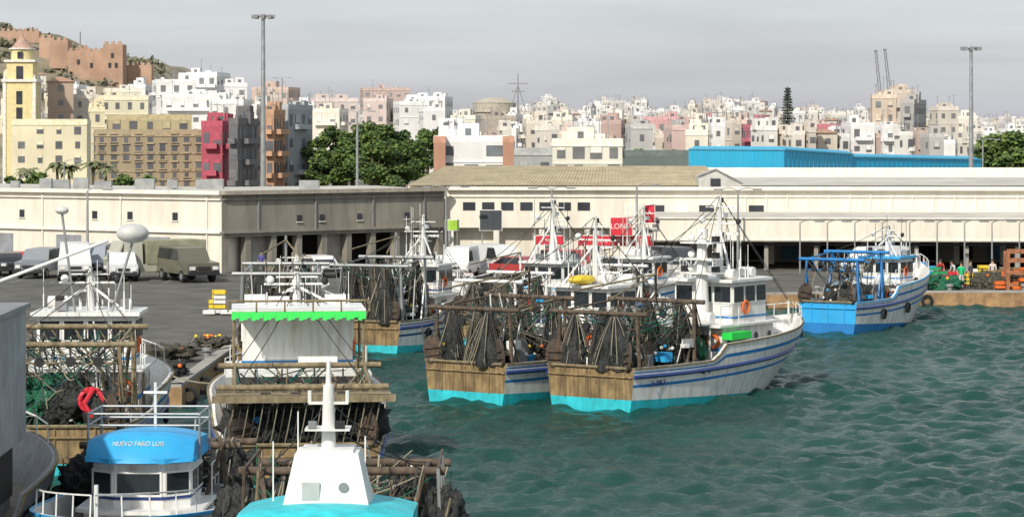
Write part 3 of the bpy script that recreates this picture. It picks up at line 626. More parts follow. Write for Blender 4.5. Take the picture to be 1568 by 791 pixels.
vehicle('van',760,194,hd(-60),(.7,.7,.7),'parked_van');vehicle('car',800,190,hd(-30),(.4,.05,.05),'parked_car');vehicle('car',835,191,hd(-150),(.7,.7,.7),'parked_car')
vehicle('suv',880,192,hd(-30),(.5,.06,.05),'parked_car');vehicle('car',925,190,hd(-160),(.55,.55,.55),'parked_car')
vehicle('van',705,190,hd(-100),(.72,.72,.70),'parked_van');vehicle('suv',1010,194,hd(-120),(.08,.08,.09),'parked_car');vehicle('van',1340,190,hd(-150),(.7,.7,.7),'parked_van')
# ---------------------------------------------------------------- people
def person(px,D,rz,shirt,trou,seed=0,bend=0):
    rn=random.Random(seed);st=rn.uniform(.08,.22);ar=rn.uniform(.0,.25)
    J=[(0,0,.95),(0,.0,1.2),(0,.0+bend*.3,1.42-bend*.1),(0,bend*.38,1.52-bend*.12),(0,bend*.42+.01,1.62-bend*.14),(0,bend*.46+.01,1.73-bend*.16),
       (.10,0,.9),(.11,st*.6,.5),(.11,st*.5-.02,.09),(.12,st*.5+.13,.04),(-.10,0,.9),(-.11,-st*.3,.5),(-.11,-st,.10),(-.12,-st+.14,.04),
       (.19,bend*.3,1.43-bend*.1),(.24,bend*.3-.04,1.15),(.25,ar+bend*.3+.05,.92),(-.19,bend*.3,1.43-bend*.1),(-.24,bend*.3,1.15),(-.25,.1+bend*.3,.92)]
    E=[(0,1),(1,2),(2,3),(3,4),(4,5),(0,6),(6,7),(7,8),(8,9),(0,10),(10,11),(11,12),(12,13),(2,14),(14,15),(15,16),(2,17),(17,18),(18,19)]
    rad=[.14,.125,.15,.06,.085,.09,.095,.065,.045,.04,.095,.065,.045,.04,.07,.05,.035,.07,.05,.035]
    me=bpy.data.meshes.new('b');me.from_pydata(J,E,[]);o=bpy.data.objects.new('b',me);sc.collection.objects.link(o)
    o.modifiers.new('s','SKIN')
    for i,r in enumerate(rad): me.skin_vertices[0].data[i].radius=(r,r*.8 if i in(0,1,2) else r)
    me.skin_vertices[0].data[0].use_root=True
    ss=o.modifiers.new('u','SUBSURF');ss.levels=1;ss.render_levels=1
    dg=bpy.context.evaluated_depsgraph_get();m2=bpy.data.meshes.new_from_object(o.evaluated_get(dg));bpy.data.objects.remove(o)
    e=empty('person',(wx(px,D),D,QZ+.01),rz)
    body=bpy.data.objects.new('body',m2);sc.collection.objects.link(body);body.parent=e
    m2.materials.clear()
    for m in(SKIN,M('cloth_%s'%str(shirt),shirt,.9),M('cloth_%s'%str(trou),trou,.9),BLACK): m2.materials.append(m)
    for p in m2.polygons:
        c=p.center;p.use_smooth=True
        hand=abs(c.x)>.17 and c.z<1.12 and c.z>.8
        p.material_index=0 if (c.z>1.5-bend*.1 or hand) else 1 if c.z>.93 else 3 if c.z<.12 else 2
    mb=MB();h=J[5];mb.ell((h[0],h[1]-.02,h[2]+.02),(.10,.115,.10),HAIR,10,6);mb.ell((0,h[1]+.10,h[2]-.06),(.015,.02,.025),SKIN,6,4)
    for s in(-1,1): mb.ell((s*.035,h[1]+.088,h[2]-.03),(.012,.01,.008),BLACK,6,4)
    for hnd in(16,19):
        b=V(*J[hnd]);s=1 if b.x>0 else -1;mb.ell((b.x,b.y+.02,b.z-.05),(.02,.04,.05),SKIN,8,6)
        for k in range(4): mb.tube((b.x,b.y-.015+k*.022,b.z-.08),(b.x-s*.02,b.y-.01+k*.022,b.z-.15-.01*(k%2)),.009,SKIN,.007)
        mb.tube((b.x,b.y+.05,b.z-.04),(b.x-s*.02,b.y+.08,b.z-.09),.011,SKIN,.008)
    mb.obj('head_and_hands',e)
for i,(px,D,rz,s,t,bd) in enumerate([(455,188,3,(.7,.3,.04),(.04,.04,.06),0),(466,189,2.6,(.04,.04,.05),(.05,.05,.08),0),(1472,176,3.1,(.02,.5,.2),(.6,.6,.6),0),(1462,180,2,(.6,.6,.6),(.03,.03,.05),.6),(1486,178,4,(.1,.1,.12),(.05,.06,.1),0),(1440,182,3,(.5,.06,.05),(.04,.05,.09),.5),(1520,180,3,(.6,.55,.5),(.1,.1,.12),0),(1415,184,2,(.1,.2,.5),(.1,.1,.1),0),(640,190,3,(.5,.5,.5),(.1,.1,.1),0),(400,194,3,(.1,.1,.3),(.1,.1,.1),0)]):
    try: person(px,D,rz,s,t,i,bd)
    except Exception as ex: print('person',ex)
def crates(name,px,D,cols,seed,n=8):
    rn=random.Random(seed);e=empty(name,(wx(px,D),D,QZ+.01));mb=MB()
    for i in range(n):
        x=rn.uniform(-1.2,1.2);y=rn.uniform(-.8,.8)
        for k in range(rn.randint(1,5)):
            c=rn.choice(cols);z=.13+k*.27;mb.box((x,y,z),(.7,.45,.05),c,rn.uniform(-.05,.05));
            for s in(-1,1): mb.box((x,y+s*.21,z+.07),(.72,.03,.2),c);mb.box((x+s*.35,y,z+.07),(.03,.45,.2),c)
    mb.obj('stacked_boxes',e)
crates('fish_crates',1445,177,[RED,M('gr',(.02,.3,.12))],1,10);crates('fish_crates',1500,180,[WHITE2,YELL],2);crates('fish_crates',1545,178,[ORANGE,TAN],3,12);crates('fish_crates',1420,179,[WHITE2,SKYB],4)
crates('fish_crates',640,172,[BLUE,WHITE2],6);crates('fish_crates',1385,182,[TAN,WHITE2],7);crates('fish_crates',700,175,[WHITE2,RED],8);crates('fish_crates',1560,174.5,[ORANGE,RUST],9,14)
crates('fish_crates',560,170,[WHITE2,BLUE],11,9);crates('fish_crates',330,150,[WHITE2,YELL],12,6)
def pile(name,x,y,z,r,mat,seed):
    mb=MB();mb.heap((0,0,r[2]*.5),r,mat,seed,6,30);rn=random.Random(seed)
    for i in range(8): mb.ell((rn.uniform(-r[0],r[0])*.7,rn.uniform(-r[1],r[1])*.7,r[2]*1.15),(.1,.1,.1),ORANGE if i%2 else YELL,8,6)
    mb.obj(name).location=(x,y,z)
pile('fishing_net_heap',wx(1435,175),175,QZ,(1.6,1,.7),NETG,1);pile('fishing_net_heap',wx(1530,176.5),176.5,QZ,(1.4,1,.8),NETT,2);pile('fishing_net_heap',-16,118,QZ,(1.6,1.2,.5),NETT,3);pile('fishing_net_heap',-17.5,109.5,QZ,(2,1.4,.5),NETB,4);pile('fishing_net_heap',wx(650,170),170,QZ,(2.2,1.2,.8),NETT,5);pile('fishing_net_heap',-14.7,127,QZ,(1.0,1.6,.4),NETT,6);pile('fishing_net_heap',-14.6,110,QZ,(1.0,1.6,.5),NETB,8)
e=empty('rusty_mooring_frame',(wx(1562,174.6),174.6,QZ));mb=MB()
for x in(-.9,.9):
    for y in(-.5,.5): mb.box((x,y,1.3),(.22,.22,2.6),M('orange_rust',(.34,.14,.07),.9,var=.4,scale=4))
for z in(.4,1.2,2.0,2.6): mb.box((0,-.5,z),(1.6,.15,.25),M('orange_rust',(0,0,0)));mb.box((0,.5,z),(1.6,.15,.25),M('orange_rust',(0,0,0)))
mb.obj('frame',e)
# ---------------------------------------------------------------- trawlers
def trawler(name,pos,head,L,B,seed=0,hull=WHITE,boot=TURQ,stripe=BLUE,transom=WOOD,house=WHITE,gant=RUST,zs=1.35,bowrise=.9,hx=(.44,.74),houseH=(1.9,2.0),roofm=WHITE2,gh=4.0,mast=True,masth=3.2,nets=True,bul=(.35,.95),visor=None,vname=None,vh=.75,vwk=1.12,vts=.3,vty=.62,coneMast=False,gear=1.0,netmats=(NETB,NETB,NETG),hang=True,reg=None,wl=1.0,tr_top=None,derrick=True,aftwin=True):
    rn=random.Random(seed);e=empty(name,(pos[0],pos[1],0),math.radians(head))
    def hb(s):
        if s<.55:return B/2*(.82+.18*math.sin(math.pi/2*s/.55))
        u=(s-.55)/.45;return B/2*max(.012,1-u**2.4)
    def zr(s): return zs+bowrise*s**2.2+.12*(1-s)**3
    def bw(s):
        t=max(0,min(1,(s-.34)/.05));t=t*t*(3-2*t);return lerp(bul[0],bul[1],t)
    N_=36
    def P(s,z,side,inset=0):
        k=max(-.35,min(1.45,z/zr(s)))
        fw=lerp(.90,.30,s**3.0);wf=lerp(fw,1,max(0,k)**.75 if k>0 else 0)
        if k<0: wf=fw*(1+k*.8)
        x=s*L-.15*L*(1-min(k,1.2))*s**3
        return V(x,side*max(0,hb(s)*wf-inset),z)
    levs=[lambda s:-.5,lambda s:0,lambda s:.60-.42*min(1,s*1.5),lambda s:zr(s)-.42,lambda s:zr(s)-.30,lambda s:zr(s),lambda s:zr(s)+bw(s)*.42,lambda s:zr(s)+bw(s)*.58,lambda s:zr(s)+bw(s)]
    lm=[boot,boot,hull,stripe,hull,hull,stripe,hull]
    mb=MB()
    for side in(-1,1):
        for j,m in enumerate(lm):
            vs=[];fs=[]
            for i in range(N_+1): s=i/N_;vs+=[P(s,levs[j](s),side),P(s,levs[j+1](s),side)]
            for i in range(N_): a=2*i;fs.append((a,a+2,a+3,a+1))
            mb.add(vs,fs,m,True)
        vs=[];fs=[]
        for i in range(N_+1):
            s=i/N_;t=levs[8](s);vs+=[P(s,t,side),P(s,t+.03,side,.14),P(s,zr(s)-.3,side,.14)]
        for i in range(N_): a=3*i;fs+=[(a,a+3,a+4,a+1),(a+1,a+4,a+5,a+2)]
        mb.add(vs,fs,hull)
    for j in range(len(lm)):
        m=boot if j<2 else (transom)
        if j>=5 and tr_top: m=tr_top
        a,b,c,d=P(0,levs[j](0),-1),P(0,levs[j](0),1),P(0,levs[j+1](0),1),P(0,levs[j+1](0),-1)
        mb.add([a,b,c,d],[(0,1,2,3)],m)
    mb.add([P(0,zr(0)-.3,-1,.1)+V(.1,0,0),P(0,zr(0)-.3,1,.1)+V(.1,0,0),P(0,levs[8](0),1,.1)+V(.1,0,0),P(0,levs[8](0),-1,.1)+V(.1,0,0)],[(0,1,2,3)],hull)
    mb.obj('hull',e)
    mb=MB();vs=[];fs=[]
    for i in range(N_+1): s=i/N_;vs+=[P(s,zr(s)-.25,-1,.05),P(s,zr(s)-.25,1,.05)]
    for i in range(N_): a=2*i;fs.append((a,a+1,a+3,a+2))
    mb.add(vs,fs,DECK);mb.obj('deck',e)
    mb=MB()
    for side in(-1,1):
        mb.path([P(i/N_,zr(i/N_)+.02,side)+V(0,side*.03,0) for i in range(N_+1)],.085,NAVY if stripe!=BLACK else BLACK,5)
        mb.path([P(i/N_,levs[8](i/N_),side) for i in range(N_+1)],.05,roofm if roofm!=WHITE2 else TAN,4)
        for s in(.12,.25,.5,.62,.8):
            p=P(s,zr(s)-.35,side)
            if rn.random()<.35: mb.ring((p.x,p.y+side*.1,p.z-.1),.24,.09,BLACK,'y',10)
            mb.box((p.x+.6,p.y+side*.0,zr(s)+.12),(.35,.05,.08),BLACK)
        a=P(.93,zr(.93)+.3,side);mb.box((a.x,a.y+side*.04,a.z),(.35,.08,.4),BLACK)
    for y in(-.3,0,.3): mb.tube((-.03,y*B*.8,.6),(-.03,y*B*.8,zr(0)+bul[0]-.05),.03,transom)
    mb.tube((-.05,-B*.39,zr(0)+bul[0]),(-.05,B*.39,zr(0)+bul[0]),.06,TAN);mb.tube((-.04,-B*.40,zr(0)-.02),(-.04,B*.40,zr(0)-.02),.04,transom)
    mb.obj('rubbing_strakes',e)
    dk=zr(.5)-.25
    x0,x1=hx[0]*L,hx[1]*L;hw=B*.33*wl;z1=dk+houseH[0]
    mb=MB();fp=[(x0,-hw),(x1-.6,-hw),(x1,-hw*.55),(x1,hw*.55),(x1-.6,hw),(x0,hw)]
    mb.prism(fp,dk-.2,z1,house);mb.prism([(p[0]+(.15 if p[0]>x0+.1 else -.5),p[1]*1.12) for p in fp],z1,z1+.09,WHITE2)
    wx0,wx1=lerp(x0,x1,.25),x1-.35;ww=hw*.86;z2=z1+.09+houseH[1]
    fp2=[(wx0,-ww),(wx1-.5,-ww),(wx1,-ww*.5),(wx1,ww*.5),(wx1-.5,ww),(wx0,ww)]
    mb.prism(fp2,z1+.09,z2,house);mb.prism([(p[0]+(.3 if p[0]>wx0+.1 else -.35),p[1]*1.13) for p in fp2],z2,z2+.12,roofm)
    mb.prism([(p[0]+(.02 if p[0]>wx0+.1 else -.02),p[1]*1.012) for p in fp2],z1+.3,z1+.38,stripe)
    mb.prism([(p[0]+(.02 if p[0]>x0+.1 else -.02),p[1]*1.012) for p in fp],dk+houseH[0]*.42,dk+houseH[0]*.42+.14,stripe)
    mb.obj('wheelhouse',e)
    mb=MB();zc=z2-.52;wh_=min(.66,houseH[1]*.45)
    n=len(fp2)
    for i in range(n if aftwin else n-1):
        a=V(*fp2[i],0);b=V(*fp2[(i+1)%n],0);d=b-a;l=d.length;k=max(1,int(l/.75));u_=d.normalized();nn=V(u_.y,-u_.x,0);ang=math.atan2(u_.y,u_.x)
        for q in range(k):
            c=a+u_*(l*(q+.5)/k)+nn*.02;mb.box((c.x,c.y,zc),(l/k-.16,.06,wh_),GLASS,ang)
            c2=c-nn*.005;mb.box((c2.x,c2.y,zc),(l/k-.06,.05,wh_+.12),WHITE2,ang)
    for s in(-1,1):
        for q in range(4):
            xx=lerp(x0+.5,x1-1.0,q/3);
            if q==1: mb.box((xx,s*(hw+.02),dk+houseH[0]*.45),(.65,.05,houseH[0]*.85),TAN if rn.random()<.5 else GREYM)
            else: mb.tube((xx,s*hw,z1-.5),(xx,s*(hw+.04),z1-.5),.17,GLASS,n=12);mb.tube((xx,s*hw,z1-.5),(xx,s*(hw+.03),z1-.5),.22,WHITE2,n=12)
    mb.box((x0-.02,hw*.35,dk+houseH[0]*.45),(.06,.7,houseH[0]*.85),GREYM);mb.box((x0-.02,-hw*.4,z1-.55),(.06,.7,.4),GLASS)
    mb.obj('windows_and_doors',e)
    if visor:
        mb=MB();n=16;pv=[];vw=ww*vwk
        fx=lambda y,h:(wx1+.38-.45*(y/vw)**2)-.35*h
        fz=lambda y,h:z2+.02+h*(vh-.25*vh*abs(y/vw)**2.5)
        for i in range(n+1):
            t=i/n*2-1;y=t*vw;pv+=[V(fx(y,0),y,fz(y,0)),V(fx(y,1),y,fz(y,1)),V(wx1-1.2,y,z2+vh*1.12-.3*vh*abs(t)**2.5),V(wx0-.3,y,z2+vh*.95-.3*vh*abs(t)**2.5)]
        fs=[]
        for i in range(n):
            for k in range(3): a=4*i+k;fs.append((a,a+4,a+5,a+1))
        mb.add(pv,fs,visor,True)
        for s in(0,n): mb.add([pv[4*s],pv[4*s+1],pv[4*s+2],pv[4*s+3],V(wx0-.3,pv[4*s].y,z2+.02)],[(0,1,2,3,4)],visor)
        mb.add([V(wx0-.3,-vw,z2+.02),V(wx0-.3,vw,z2+.02),pv[4*n+3],pv[3]],[(0,1,2,3)],visor)
        mb.obj('name_visor',e)
        if vname: text(vname,'name_lettering',e,None,None,vts,M('cream_letters',(.62,.60,.45),var=.3,scale=8),.004,bend=lambda x,y,z:V(fx(x,(y/vh+vty))+.012+z,x,fz(x,(y/vh+vty))))
        ztop=z2+vh*1.05
    else: ztop=z2+.12
    mb=MB();mxp=lerp(wx0,wx1,.4)
    if coneMast:
        mb.box((mxp,0,ztop+.45),(1.7,1.75,1.1),WHITE2,taper=.72);mb.tube((mxp,0,ztop+1),(mxp,0,ztop+1+masth*.55),.15,WHITE2,.11,n=12);mb.tube((mxp,0,ztop+1+masth*.5),(mxp,0,ztop+1+masth*.75),.07,WHITE2,.04,n=8)
        mb.box((mxp,0,ztop+1.03),(1.0,1.05,.06),WHITE2);mb.box((mxp+.1,0,ztop+1.45),(.6,.9,.05),WHITE2);mb.box((mxp+.35,.25,ztop+1.55),(.14,.2,.14),BLACK);mb.box((mxp+.35,-.3,ztop+1.55),(.14,.16,.14),GREYM)
        mb.tube((mxp+.76,.35,ztop+.35),(mxp+.80,.35,ztop+.35),.10,GREYM,n=12);mb.box((mxp+.78,-.3,ztop+.25),(.06,.35,.4),M('grey_hatch',(.5,.5,.48),.5))
        mb.box((mxp,0,ztop+1.95),(.1,.8,.05),WHITE2)
        for y in(-.38,.38): mb.tube((mxp,y,ztop+1.95),(mxp,y,ztop+2.2),.04,WHITE2)
        for y,h in((-.6,1.8),(.75,1.3),(-1.1,1.2)): mb.tube((mxp+.2,y,ztop),(mxp+.2,y,ztop+h),.018,WHITE2,n=4)
    elif mast:
        mb.tube((mxp,0,ztop-.1),(mxp,0,ztop+masth),.17,WHITE2,.08,n=10)
        for s in(-1,1): mb.tube((mxp-.9,s*ww*.8,ztop),(mxp,0,ztop+masth*.6),.05,WHITE2);mb.tube((mxp,s*1.1,ztop+masth*.65),(mxp,0,ztop+masth*.65),.04,WHITE2);mb.tube((mxp,s*.7,ztop+masth*.85),(mxp,0,ztop+masth*.85),.03,WHITE2)
        mb.box((mxp+.3,0,ztop+masth*.45),(.5,.5,.05),WHITE2);mb.box((mxp+.35,0,ztop+masth*.45+.28),(.12,1.4,.12),WHITE2,rn.random()*2);mb.tube((mxp+.35,0,ztop+masth*.45),(mxp+.35,0,ztop+masth*.45+.25),.12,WHITE2,n=8)
        mb.box((mxp+.25,0,ztop+masth*.75),(.4,.3,.2),WHITE2);mb.ell((mxp,.9,ztop+masth*.65+.15),(.15,.15,.14),WHITE2);mb.ell((mxp,-.95,ztop+masth*.65+.1),(.12,.12,.14),BLACK)
        for z in(.5,.72,.92): mb.box((mxp+.15,0,ztop+masth*z+.05),(.14,.14,.2),BLACK)
    for i in range(0 if visor else 12):
        x=rn.uniform(wx0,wx1-.3);y=rn.uniform(-ww,ww);h=rn.uniform(1.0,3.4)*min(1,masth/2.5);mb.tube((x,y,ztop-.15),(x,y,ztop+h*.4),.03,WHITE2,n=4);mb.tube((x,y,ztop+h*.4),(x,y,ztop+h),.014,WHITE2 if i%2 else ROPED,n=4)
    for i in range(5):
        x=rn.uniform(wx0+.2,wx1-.5);y=rn.choice([-1,1])*rn.uniform(.3,.8)*ww
        if visor: continue
        k=rn.random()
        if k<.3: mb.tube((x,y-.35,ztop+.22),(x,y+.35,ztop+.22),.22,WHITE2,n=10)
        elif k<.7: mb.tube((x,y,ztop),(x,y,ztop+.3),.04,GALV);mb.box((x,y,ztop+.4),(.25,.3,.25),BLACK)
        else: mb.box((x,y,ztop+.2),(.5,.4,.3),GREYM)
    mb.tube((x0+.3,-hw*.6,z1+.35),(x0+.3,hw*.0,z1+.35),.25,WHITE2,n=12)
    mb.ring((x0-.08,-hw*.75,z1-.6),.27,.07,ORANGE,'x')
    if not visor: mb.ring((lerp(wx0,wx1,.3),-ww-.08,z1+.75),.25,.06,ORANGE,'y')
    for s in(-1,1):
        pr=[V(x0-.3,s*hw*1.05,z1+.9),V(wx0,s*hw*1.05,z1+.9)]
        mb.path(pr,.022,WHITE2);mb.path([p-V(0,0,.4) for p in pr],.018,WHITE2)
        for t in(0,.5,1): p=pr[0].lerp(pr[1],t);mb.tube(p,p-V(0,0,.85),.022,WHITE2,n=4)
        fr=[P(q,levs[8](q)+.55,s,.1) for q in(.78,.84,.9,.95,.99)];mb.path(fr,.025,WHITE2)
        for q,p in zip((.78,.84,.9,.95,.99),fr): mb.tube(p,P(q,levs[8](q),s,.08),.022,WHITE2,n=4)
    mb.obj('mast_and_electronics',e)
    mb=MB();xb=.84*L;zb=zr(.84)-.25;mb.tube((xb,-.7,zb+.45),(xb,.7,zb+.45),.22,GREYM,n=10);mb.box((xb,0,zb+.2),(.7,.7,.4),GREYM)
    for s in(-1,1): mb.tube((xb,s*.72,zb+.45),(xb,s*.8,zb+.45),.34,RUST,n=12)
    mb.ell((.77*L,.5,zb+.25),(.6,.6,.3),ROPE,14,8,.3);mb.tube((L*.985,0,zr(1)+bul[1]-.1),(L*.985,0,zr(1)+bul[1]+.7),.05,WHITE2);mb.obj('windlass',e)
    mb=MB();d0=zr(.1)-.25
    gy=B*.41
    for gx,hh,lean in((.55,gh,.0),(.30*L,gh+.3,-.2)):
        for s in(-1,1):
            mb.tube((gx+lean,s*gy*.97,d0),(gx,s*gy*.9,hh),.09,gant,.075,n=6)
            mb.tube((gx+(.9 if gx<2 else -.9),s*gy*.95,d0),(gx,s*gy*.9,hh*.78),.05,gant)
        mb.tube((gx,-gy-.3,hh),(gx,gy+.3,hh),.095,gant,n=8);mb.tube((gx,-gy*.9,hh-.6),(gx,gy*.9,hh-.6),.04,gant)
        for k in range(5): y=lerp(-gy*.9,gy*.9,k/5);mb.tube((gx,y,hh-.6),(gx,y+gy*.18,hh),.03,gant)
        for y in(-.6,-.2,.25,.62):
            mb.tube((gx-.1,y*gy,hh-.1),(gx-.1,y*gy,hh-.4),.03,ROPED);mb.tube((gx-.16,y*gy,hh-.55),(gx-.04,y*gy,hh-.55),.17,BLACK,n=10)
    for s in(-1,1): mb.tube((.55,s*gy*.9,gh),(.30*L,s*gy*.9,gh+.3),.05,gant);mb.tube((.3*L,s*gy*.9,gh+.3),(.3*L+1.8,s*gy*.6,d0),.06,gant)
    if derrick:
        mb.tube((.30*L,0,gh+.3),(.30*L,0,gh+1.6),.06,gant);mb.tube((.30*L,0,gh+1.4),(-.4,.6,gh+.9),.04,TAN);mb.tube((.30*L,0,gh+1.4),(-.2,-1.2,gh+.7),.04,TAN)
    mb.obj('stern_gantry',e)
    mb=MB()
    for (xd,r,m,yd,wd) in((.13*L+.3,.55,netmats[2],0,gy*1.1),(.33*L,.45,netmats[1],0,gy*1.2)):
        zc=d0+.9;mb.tube((xd,yd-wd/2,zc),(xd,yd+wd/2,zc),r*.9,m,n=16)
        mb.ell((xd,yd,zc),(r*1.05,wd*.48,r*1.05),m,20,12,.28,1.6,seed)
        for s in(-1,0,1): mb.tube((xd,yd+s*wd/2-.03,zc),(xd,yd+s*wd/2+.03,zc),r*1.2,GREYM if m!=NETG else RUST,n=18)
        for s in(-1,1): mb.box((xd,yd+s*(wd/2+.1),d0+.5),(.5,.12,1.0),GREYM)
    mb.obj('net_drums',e)
    DOORM=M('trawl_door_steel',(.075,.06,.05),.85,var=.5,scale=4,streak=.7,scol=(.16,.09,.05),sstretch=(3,3,1))
    mb=MB()
    for s in(-1,1):
        y=s*gy*.84;Tm=Matrix.Translation((.05,y,zr(0)+.8))@Euler((rn.uniform(-.2,.2),rn.uniform(-.15,.15),s*rn.uniform(.6,1.1))).to_matrix().to_4x4()
        n=16;ov=[(0,.42*math.cos(2*math.pi*i/n),.6*math.sin(2*math.pi*i/n)) for i in range(n)]
        mb.add([(x-.05,yy,z) for x,yy,z in ov]+[(.05,yy,z) for x,yy,z in ov],[tuple(range(n)),tuple(range(2*n-1,n-1,-1))]+[(i,(i+1)%n,n+(i+1)%n,n+i) for i in range(n)],DOORM,T=Tm)
        mb.box((-.06,0,.1),(.12,.7,.1),DOORM,T=Tm);mb.box((-.06,0,-.2),(.12,.7,.1),DOORM,T=Tm)
        mb.tube((0,y,zr(0)+1.4),(.45,y,gh-.1),.03,ROPED)
    mb.obj('trawl_doors',e)
    if nets:
        mb=MB()
        def bunch(x,y,zt,zb,r0,r1,m,dx=0):
            rows=16;seg=14;vs=[];fs=[];o=rn.random()*20
            for j in range(rows+1):
                t=j/rows;r=lerp(r0,r1,t**.7)
                for i in range(seg):
                    a=2*math.pi*i/seg;k=1+.7*noise.noise(V(math.cos(a)*1.6+o,math.sin(a)*1.6,t*2.5+o))+.6*noise.noise(V(math.cos(a)*4,math.sin(a)*4+o,t*3))
                    vs.append((x+dx*t+r*k*math.cos(a)+.12*math.sin(t*5+o),y+r*k*math.sin(a)*1.2+.15*math.sin(t*4+o),lerp(zt,zb,t)))
            for j in range(rows):
                for i in range(seg): fs.append((j*seg+i,j*seg+(i+1)%seg,(j+1)*seg+(i+1)%seg,(j+1)*seg+i))
            mb.add(vs,fs,m,True)
            for i in range(26):
                a=rn.random()*6.28;mb.sag((x+r0*math.cos(a),y+r0*math.sin(a),zt),(x+dx+1.5*r1*math.cos(a),y+1.7*r1*math.sin(a),zb+rn.uniform(0,.8)),.016,rn.choice([ROPE,ROPED,ROPED,m]),rn.uniform(-.2,.15),5)
        if hang:
            bunch(.35,-gy*.45,gh-.1,zr(0)+.2,.12,.55,netmats[0]);bunch(.5,-gy*.1,gh-.1,zr(0)+.3,.1,.34,netmats[1])
            bunch(.45,gy*.5,gh-.1,zr(0)+.4,.1,.38,netmats[0]);bunch(.30*L,gy*.2,gh+.2,d0+.4,.12,.45,netmats[1],.2);bunch(.30*L,-gy*.6,gh+.2,d0+.4,.12,.4,netmats[0],.2);bunch(.2*L,gy*.75,gh,d0+.5,.1,.35,netmats[1]);bunch(.2*L,-gy*.1,gh,d0+.5,.1,.4,NETT)
        for i in range(int(8*gear)):
            xx=rn.uniform(.6,.40*L);yy=rn.uniform(-gy*.8,gy*.8);r=rn.uniform(.35,.75);mb.heap((xx,yy,d0+r*.5),(r*1.1,r*1.2,r*.9),rn.choice([netmats[0],netmats[1],netmats[2],NETT,NETB]),rn.random()*30,3,8)
        for i in range(int(30*gear)):
            mb.ell((rn.uniform(.4,.4*L),rn.uniform(-gy,gy)*.85,d0+rn.uniform(.5,1.3)),(.08,.08,.08),rn.choice([ORANGE,YELL,WHITE2,WHITE2,RED,SKYB]),8,6)
        mb.obj('fishing_nets',e)
    mb=MB()
    for i in range(int(24*gear)):
        x=rn.uniform(.5,.42*L);y=rn.choice([-1,1])*rn.uniform(.3,.9)*gy;mb.box((x,y,d0+rn.uniform(.2,1.4)),(rn.uniform(.2,.6),rn.uniform(.2,.5),rn.uniform(.12,.4)),rn.choice([WHITE2,WHITE2,SKYB,RED,GREYM,TAN,YELL,RUST,BLACK]),rn.random()*3)
    for i in range(int(26*gear)):
        x=rn.uniform(0,.44*L);y=rn.uniform(-1,1)*gy;mb.tube((x,y,d0+.3),(x+rn.uniform(-.7,.7),y+rn.uniform(-.6,.6),rn.uniform(gh-1.8,gh+.6)),rn.uniform(.018,.035),rn.choice([TAN,RUST,WHITE2,GALV,ROPED]),n=5)
    tp=V(mxp,0,ztop+(masth if mast and not coneMast else 2.0))
    if not visor or coneMast:
        for s in(-1,1):
            mb.sag(tp,(.30*L,s*gy*.9,gh+.3),.016,ROPED,.12);mb.sag(tp-V(0,0,.5),(.55,s*gy*.9,gh),.016,ROPED,.2)
            if not visor: mb.sag(tp,P(.9,levs[8](.9),s),.014,ROPED,.05)
        if not visor: mb.sag(tp,(L*.985,0,zr(1)+bul[1]+.6),.018,ROPED,.08)
    for i in range(int(60*gear)):
        a=V(rn.choice([.55,.3*L]),rn.uniform(-1,1)*gy,gh+rn.uniform(-.2,.3));b=V(rn.uniform(-.1,.44*L),rn.uniform(-1,1)*gy,rn.uniform(d0+.6,gh-.2));mb.sag(a,b,rn.choice([.012,.018,.026]),rn.choice([ROPE,ROPED,ROPED,NETG,NETK]),rn.uniform(0,.5),5)
    mb.obj('rigging_and_gear',e)
    if reg: text(reg,'registration_number',e,(1.9,-(hb(.12)*.985+.03),zs-.20),(math.pi/2,0,.03),.32,NAVY)
    return e,dict(z1=z1,z2=z2,hw=hw,ww=ww,x0=x0,x1=x1,wx0=wx0,wx1=wx1,dk=dk,gy=gy,d0=d0,mxp=mxp,ztop=ztop,P=P,zr=zr)
def stern_from_corner(cx,cy,head,B):
    h=math.radians(head);return (cx-math.sin(h)*B*.41,cy+math.cos(h)*B*.41)
HB=54
eB,iB=trawler('fishing_trawler',stern_from_corner(4.87,104.5,HB,5.1),HB,16.2,5.1,seed=11,masth=3.6,reg='3a AM-2-1-97',netmats=(NETB,NETB,NETG),hx=(.46,.76),houseH=(1.75,1.75),stripe=BLUE,zs=1.4,bowrise=.75,gear=1.4)
mb=MB();mb.tube((iB['wx0']-.6,-iB['ww']*.2,iB['z1']),(iB['wx0']-.6,-iB['ww']*.2,iB['z2']+1.9),.32,WHITE2,.20,n=14);mb.tube((iB['wx0']-.6,-iB['ww']*.2,iB['z2']+1.9),(iB['wx0']-.6,-iB['ww']*.2,iB['z2']+2.3),.25,WHITE2,n=14)
for z in(.4,1.0,1.7): mb.box((iB['wx0']-.6,-iB['ww']*.2,iB['z2']+z),(1.0,1.6,.06),WHITE2);mb.box((iB['wx0']-.3,-iB['ww']*.2-.5,iB['z2']+z+.15),(.3,.25,.25),BLACK);mb.ell((iB['wx0']-.5,-iB['ww']*.2+.6,iB['z2']+z+.2),(.16,.16,.16),WHITE2)
mb.obj('funnel_mast',eB)
mb=MB();mb.heap((iB['x0']-1.6,-1.1,iB['d0']+.9),(.8,.65,.75),NETG,4,5,20);mb.box((iB['x0']+.6,-iB['hw']-.35,iB['z1']-.35),(1.6,.5,.3),GREEN);mb.box((iB['x0']-1.3,0,iB['d0']+2.0),(2.0,2.8,.08),WHITE2)
for s in(-1,1):
    for x in(-2.2,-.4): mb.tube((iB['x0']+x,s*1.3,iB['d0']),(iB['x0']+x,s*1.3,iB['d0']+2.0),.05,WHITE2)
mb.obj('green_net_and_canopy',eB)
eC,iC=trawler('fishing_trawler',stern_from_corner(-.25,107.2,HB+1,5.0),HB+1,15.5,5.0,seed=23,masth=3.0,netmats=(NETB,NETT,NETB),hx=(.5,.76),houseH=(1.5,1.6),gear=1.4)
